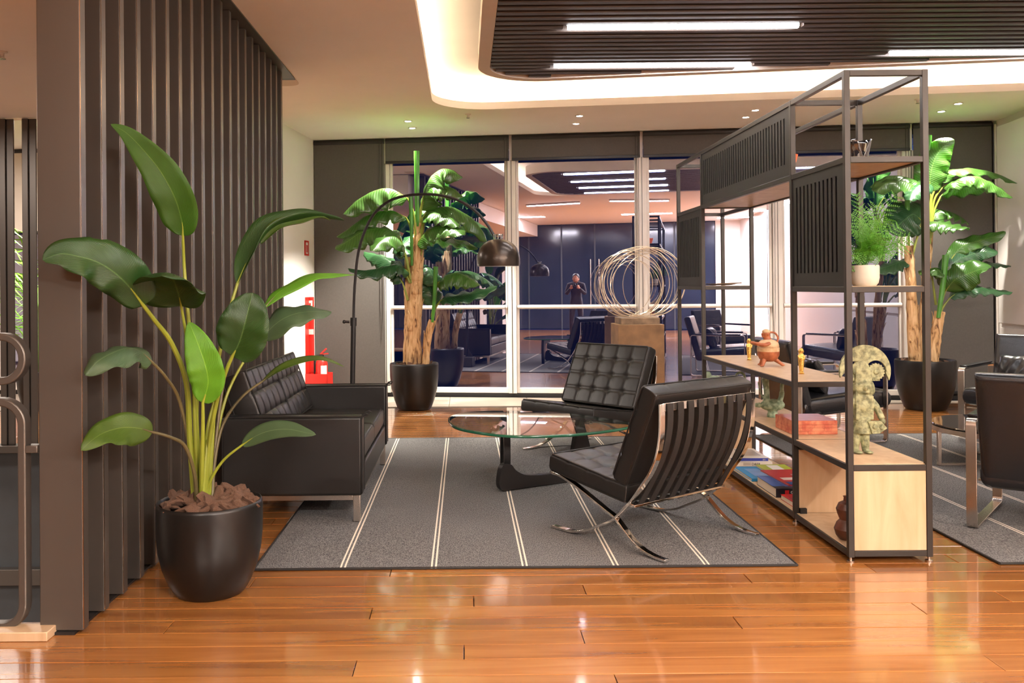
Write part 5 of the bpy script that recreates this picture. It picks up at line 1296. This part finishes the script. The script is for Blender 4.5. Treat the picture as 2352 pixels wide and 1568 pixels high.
# green patinated vessels
t = thing('bronze_vessel', 'green patina bronze vessel with tall horns on a round foot, beside the red box', 'vessel', (1.93, 5.60, .4485))
mb = MB(); mb.lathe([(.0, 0), (.036, 0), (.034, .012), (.028, .030), (.03, .04)], 24); mb.ell((.0, 0, .075), .078, .055, .038)
mb.tube(smoothpath([Vector((-.04, 0, .09)), Vector((-.035, 0, .14)), Vector((-.04, 0, .20)), Vector((-.045, 0, .245))], 4), [.022, .021, .02, .019, .018, .018, .018, .019, .02, .021, .022, .022, .024], 12)
mb.tube(smoothpath([Vector((.045, 0, .09)), Vector((.058, 0, .14)), Vector((.06, 0, .19)), Vector((.066, 0, .23))], 4), [.016]*6+[.012]*7, 10)
mb.tube(smoothpath([Vector((-.05, 0, .10)), Vector((-.075, 0, .16)), Vector((-.09, 0, .22))], 4), .0045, 8); mb.tube([(-.078, 0, .075), (-.12, 0, .075)], [.018, .010], 10)
obj('body', mb, M['verdigris_green'], t, remesh=.0035)
t = thing('animal_vessel', 'small pale green animal-shaped vessel on the far end of the low shelf', 'vessel', (1.935, 6.95, .4485)); t.scale = (1.3, 1.3, 1.3)
mb = MB(); mb.ell((0, 0, .06), .055, .034, .035); mb.ell((-.035, 0, .095), .025, .020, .026); mb.tube([(.02, 0, .075), (.07, 0, .068)], [.022, .010], 10)
for s in (-1, 1):
    for x in (-.03, .03): mb.tube([(x, s*.02, .05), (x, s*.022, .005)], [.013, .010], 8)
obj('body', mb, M['verdigris_green'], t, remesh=.0035)
t = thing('ring_handled_vessel', 'pale green vessel with a ring-shaped handle behind the near lounge chair', 'vessel', (1.945, 6.30, .4485)); t.scale = (1.15, 1.15, 1.15)
obj('body', MB().lathe([(0, 0), (.03, 0), (.045, .02), (.055, .06), (.045, .095), (.02, .115), (.016, .125), (0, .126)], 28), M['verdigris_green'], t)
mb = MB(); mb.ring((0, 0, .152), .028, .030, .0075, I3, 32, 8); obj('ring_handle', mb, M['verdigris_green'], t)
# red block box
t = thing('red_block_box', 'flat red lacquered wooden block box on the low shelf', 'box', (1.935, 5.07, .4485))
mb = MB(); mb.box(-.122, -.13, 0, .120, .13, .074); obj('core', mb, M['red_wood'], t)
zz = [0.0015, .019, .037, .055, .0755]; rs = random.Random(4)
for lyr in range(4):
    x = -.126
    while x < .124:
        x2 = min(.124, x+rs.uniform(.03, .075)); x2 = .124 if .124-x2 < .02 else x2
        mb = MB(); mb.box(x+.0004, -.134-rs.uniform(0, .0015), zz[lyr]+.0004, x2-.0004, -.129, zz[lyr+1]-.0004); obj('wood_block', mb, M['red_wood'], t); x = x2
    y = -.129
    while y < .13:
        y2 = min(.13, y+rs.uniform(.03, .075)); y2 = .13 if .13-y2 < .02 else y2
        mb = MB(); mb.box(-.126-rs.uniform(0, .0015), y+.0004, zz[lyr]+.0004, -.121, y2-.0004, zz[lyr+1]-.0004); obj('wood_block', mb, M['red_wood'], t); y = y2
mb = MB(); mb.box(-.124, -.132, .0745, .122, .13, .0775); obj('lid', mb, plain('red_lacquer_lid', (.42, .10, .07), .3, var=.2, scale=12), t, bevel=.001)
# brown gourd vessel inside the base box
t = thing('gourd_bottle', 'dark brown double-bulged clay bottle inside the open base box', 'bottle', (1.835, 4.30, .0545))
obj('body', MB().lathe([(0, 0), (.035, 0), (.052, .02), (.060, .05), (.048, .08), (.034, .095), (.044, .12), (.050, .145), (.038, .172), (.016, .184), (.014, .20), (.018, .205), (0, .205)], 32), M['clay_brown'], t)
# black glass vase, orange bowl, dish
t = thing('black_glass_vase', 'black ribbed glass vase with a deep V-cut rim on the top right shelf', 'vase', (1.957, 4.42, 1.8735))
mb = MB(); n = 40; vs = []
for j in range(9):
    for k in range(n):
        a = 2*PI*k/n; dn = min(abs(((a-q0+PI) % (2*PI))-PI) for q0 in (5.0, 1.9)); top = .115 - .088*max(0, 1-dn/.62)
        z = top*j/8; r = (.030+.026*(z/.11)**.7)*(1+.035*math.sin(z*520)*(1 if math.cos(a) < .4 else 0)); vs.append((r*math.cos(a)*1.18, r*math.sin(a)*.8, z*1.05))
mb.add(vs, [(j*n+k, j*n+(k+1) % n, (j+1)*n+(k+1) % n, (j+1)*n+k) for j in range(8) for k in range(n)] + [tuple(reversed(range(n)))])
obj('body', mb, M['black_glass'], t, ang=0, solid=.004)
t = thing('orange_bowl', 'bright orange flaring bowl on the top shelf behind the slotted panel', 'bowl', (1.915, 5.30, 1.8705))
obj('body', MB().lathe([(0, 0), (.03, 0), (.032, .01), (.022, .02), (.04, .07), (.062, .13), (.074, .175), (.070, .175), (.057, .13), (.034, .07), (0, .03)], 36), M['orange'], t)
t = thing('dish', 'thin flat metal dish on the far upper shelf', 'dish', (1.96, 6.80, 1.2705))
obj('body', MB().lathe([(0, .004), (.05, .003), (.07, .003), (.115, .012), (.118, .014), (.112, .016), (.06, .008), (0, .008)], 36), M['wire'], t)
mb = MB(); mb.tube([(-.03, 0, .014), (.16, .01, .020)], .004, 6); obj('stick', mb, M['rust_dark'], t)

# books
def book(label, x0, x1, y0, y1, z0, z1, cov, rz=0, spine='y', top=None, extra=None, page=None):
    cx, cy_ = (x0+x1)/2, (y0+y1)/2
    t = thing('book', label, 'book', (cx, cy_, z0), rz, 'books and catalogues on the bottom shelf'); hx, hy, h = (x1-x0)/2, (y1-y0)/2, z1-z0
    mt = plain('book_cover', cov, .35, var=.06, scale=9)
    mb = MB(); mb.box(-hx, -hy, 0, hx, hy, .0022); mb.box(-hx, -hy, h-.0022, hx, hy, h); mb.box(-hx, -hy, .0022, hx, -hy+.003, h-.0022); obj('cover', mb, mt, t, bevel=.0006)
    mb = MB(); mb.box(-hx+.003, -hy+.003, .0023, hx-.003, hy-.003, h-.0023); obj('pages', mb, M['paper'], t)
    if top:
        for i, (a, b, c, d, col) in enumerate(top):
            mb = MB(); mb.box(-hx+2*hx*a, -hy+2*hy*b, h, -hx+2*hx*c, -hy+2*hy*d, h+.0005); obj('cover_print', mb, plain('print_ink', col, .35, var=.1), t, smooth=False)
    if extra:
        for (a, b, c, d, col) in extra:
            mb = MB(); mb.box(-hx+2*hx*a, -hy-.0005, h*b, -hx+2*hx*c, -hy, h*d); obj('spine_print', mb, plain('print_ink', col, .35, var=.1), t, smooth=False)
    return t
def text(parent, body, loc, size, mat, rot, name='lettering'):
    c = bpy.data.curves.new(name, 'FONT'); c.body = body; c.size = size; c.extrude = .0003; c.align_x = 'LEFT'
    tmp = bpy.data.objects.new(name, c); COL.objects.link(tmp)
    me = bpy.data.meshes.new_from_object(tmp.evaluated_get(bpy.context.evaluated_depsgraph_get())); bpy.data.objects.remove(tmp)
    o = bpy.data.objects.new(name, me); COL.objects.link(o); me.materials.clear(); me.materials.append(mat); o.parent = parent; o.location = loc; o.rotation_euler = rot; return o
WHT = M['white']; BLU, RED_, CRM = (.03, .09, .38), (.55, .02, .03), (.75, .66, .50)
b = book('thick black and blue catalogue with white lettering on its spine', 1.785, 2.02, 5.135, 5.47, .0545, .107, (.012, .012, .02), top=[(.0, .18, .30, 1, (.04, .12, .42)), (.30, .15, .62, 1, (.10, .20, .55)), (.62, .2, 1, 1, RED_)], extra=[(.22, .05, .32, .8, RED_), (.20, .05, .25, .25, (.05, .35, .7))])
text(b, 'SCHL', (-.035, -.1685, .012), .036, WHT, (PI/2, 0, 0)); text(b, 'BLOOM', (-.085, .05, .0537), .045, WHT, (0, 0, -PI/2*.98)) if False else None
book('glossy red book with white curves lying on the black catalogue', 1.865, 2.125, 5.20, 5.62, .1080, .1150, (.52, .03, .03), .06, top=[(.1, .3, .5, .45, (.8, .75, .72)), (.5, .55, .95, .66, (.75, .5, .45)), (.05, .0, .95, .18, (.03, .10, .40))])
book('small red hardback nearest the front corner post', 1.800, 1.935, 4.875, 5.10, .0545, .083, (.55, .02, .02), .02, top=[(.1, .1, .9, .6, (.30, .03, .02))])
book('cream paperback lying across the small red hardback', 1.875, 2.03, 4.90, 5.115, .0840, .106, (.74, .64, .44), -.12, top=[(.2, .2, .8, .8, (.8, .74, .62))])
book('slim bright blue book at the shelf edge', 1.783, 1.93, 5.56, 5.93, .0545, .072, (.02, .28, .62), .0, top=[(.3, .2, .9, .8, (.20, .38, .75))])
book('lime green and yellow book with white stripes', 1.935, 2.125, 5.69, 5.95, .0545, .080, (.42, .50, .03), .0, top=[(.3, .2, .7, .9, (.8, .78, .74))], extra=[(.62, .1, 1, .9, (.85, .70, .03)), (.15, .3, .25, .9, (.8, .2, .05)), (.7, .35, .85, .5, (.05, .05, .04))])
b = book('white book with dark lettering, under the blue-spined white book', 1.790, 2.07, 6.02, 6.33, .0545, .083, (.74, .70, .64), .0, extra=[(.3, .2, .48, .85, (.5, .45, .4))])
text(b, 'D&ER', (.0, -.1565, .006), .024, M['shelf_black'], (PI/2, 0, 0))
book('white picture book with a blue spine on top of the stack', 1.80, 2.05, 6.03, 6.37, .0840, .110, (.80, .77, .72), -.03, top=[(.4, .2, .9, .9, (.42, .38, .34))], extra=[(0, .15, 1, .9, (.03, .05, .36)), (.85, .3, .93, .7, (.8, .78, .74))])

# ================================================================== THE PHOTOGRAPHER (mirrored in the window)
t = thing('person', 'photographer in dark clothes holding a camera to the eye, mirrored in the window', 'person', (.02, -.38, 0))
def skin_body(name, verts, edges, rad, mat, sub=2):
    me = bpy.data.meshes.new(name); me.from_pydata(verts, edges, []); o = bpy.data.objects.new(name, me); COL.objects.link(o); o.parent = t
    md = o.modifiers.new('k', 'SKIN'); sv = me.skin_vertices[0].data if me.skin_vertices else None
    if sv is None:
        bm = bmesh.new(); bm.from_mesh(me); bm.verts.layers.skin.verify(); bm.to_mesh(me); bm.free(); sv = me.skin_vertices[0].data
    for i, r in enumerate(rad): sv[i].radius = (r, r) if not isinstance(r, tuple) else r
    sv[0].use_root = True
    d = o.modifiers.new('s', 'SUBSURF'); d.levels = sub; d.render_levels = sub; me.materials.append(mat)
    md.use_smooth_shade = True
    return o
V_ = [(0, 0, .86), (0, .0, 1.02), (0, .02, 1.18), (0, .03, 1.30), (-.16, .03, 1.27), (.16, .03, 1.27), (-.22, .10, 1.06), (.22, .10, 1.06), (-.10, .24, 1.20), (.10, .24, 1.20),
      (-.09, 0, .80), (.09, 0, .80), (-.11, .03, .46), (.11, .02, .46), (-.12, -.02, .09), (.12, -.02, .09), (-.13, .09, .05), (.13, .09, .05), (0, .045, 1.36)]
E_ = [(0, 1), (1, 2), (2, 3), (3, 4), (3, 5), (4, 6), (5, 7), (6, 8), (7, 9), (0, 10), (0, 11), (10, 12), (11, 13), (12, 14), (13, 15), (14, 16), (15, 17), (3, 18)]
Rr = [(.15, .11), (.13, .10), (.15, .11), (.12, .09), .07, .07, .05, .05, .033, .033, .085, .085, .058, .058, .04, .04, .035, .035, .05]
skin_body('clothed_body', V_, E_, Rr, M['clothes'])
mb = MB(); mb.ell((0, .07, 1.425), .072, .088, .105, n=20, m=14); mb.ell((0, .160, 1.41), .012, .018, .018); mb.ell((-.074, .06, 1.42), .010, .018, .028); mb.ell((.074, .06, 1.42), .010, .018, .028); mb.tube([(0, .045, 1.31), (0, .06, 1.38)], .048, 14); mb.ell((0, .145, 1.375), .022, .012, .008)
obj('head', mb, M['skin'], t, remesh=.008)
mb = MB(); mb.ell((0, .045, 1.455), .088, .098, .095, n=20, m=14); mb.ell((0, .0, 1.40), .085, .055, .11); obj('hair', mb, M['hair'], t, remesh=.01)
for s in (-1, 1):
    mb = MB(); mb.ell((s*.085, .262, 1.235), .022, .030, .042); mb.tube([(s*.10, .235, 1.195), (s*.09, .25, 1.22)], [.028, .026], 10)
    for k in range(4):
        a = 1.262-.019*k; L_ = (.050, .056, .053, .042)[k]
        mb.tube(smoothpath([Vector((s*.088, .275, a)), Vector((s*.078, .275+L_*.35, a+.004)), Vector((s*.055, .275+L_*.42, a+.003)), Vector((s*.052+s*.004, .275+L_*.25, a))], 3), .0085, 8)
    mb.tube([(s*.080, .255, 1.215), (s*.060, .262, 1.200), (s*.042, .268, 1.205)], [.011, .010, .008], 8)
    obj('hand', mb, M['skin'], t, remesh=.0045)
t = thing('camera', 'black camera held by the photographer, mirrored in the window', 'camera', (.02, -.13, 1.235))
mb = MB(); mb.box(-.062, -.03, 0, .062, .03, .078); mb.box(-.022, -.028, .078, .022, .022, .100); obj('body', mb, M['black'], t, bevel=.006)
mb = MB(); mb.v = []; lz = MB().lathe([(0, 0), (.030, 0), (.033, .01), (.033, .05), (.030, .062), (.026, .060), (0, .045)], 28)
lz.v = [Vector((p.x, p.z+.03, p.y+.038)) for p in lz.v]; obj('lens', lz, M['black'], t)
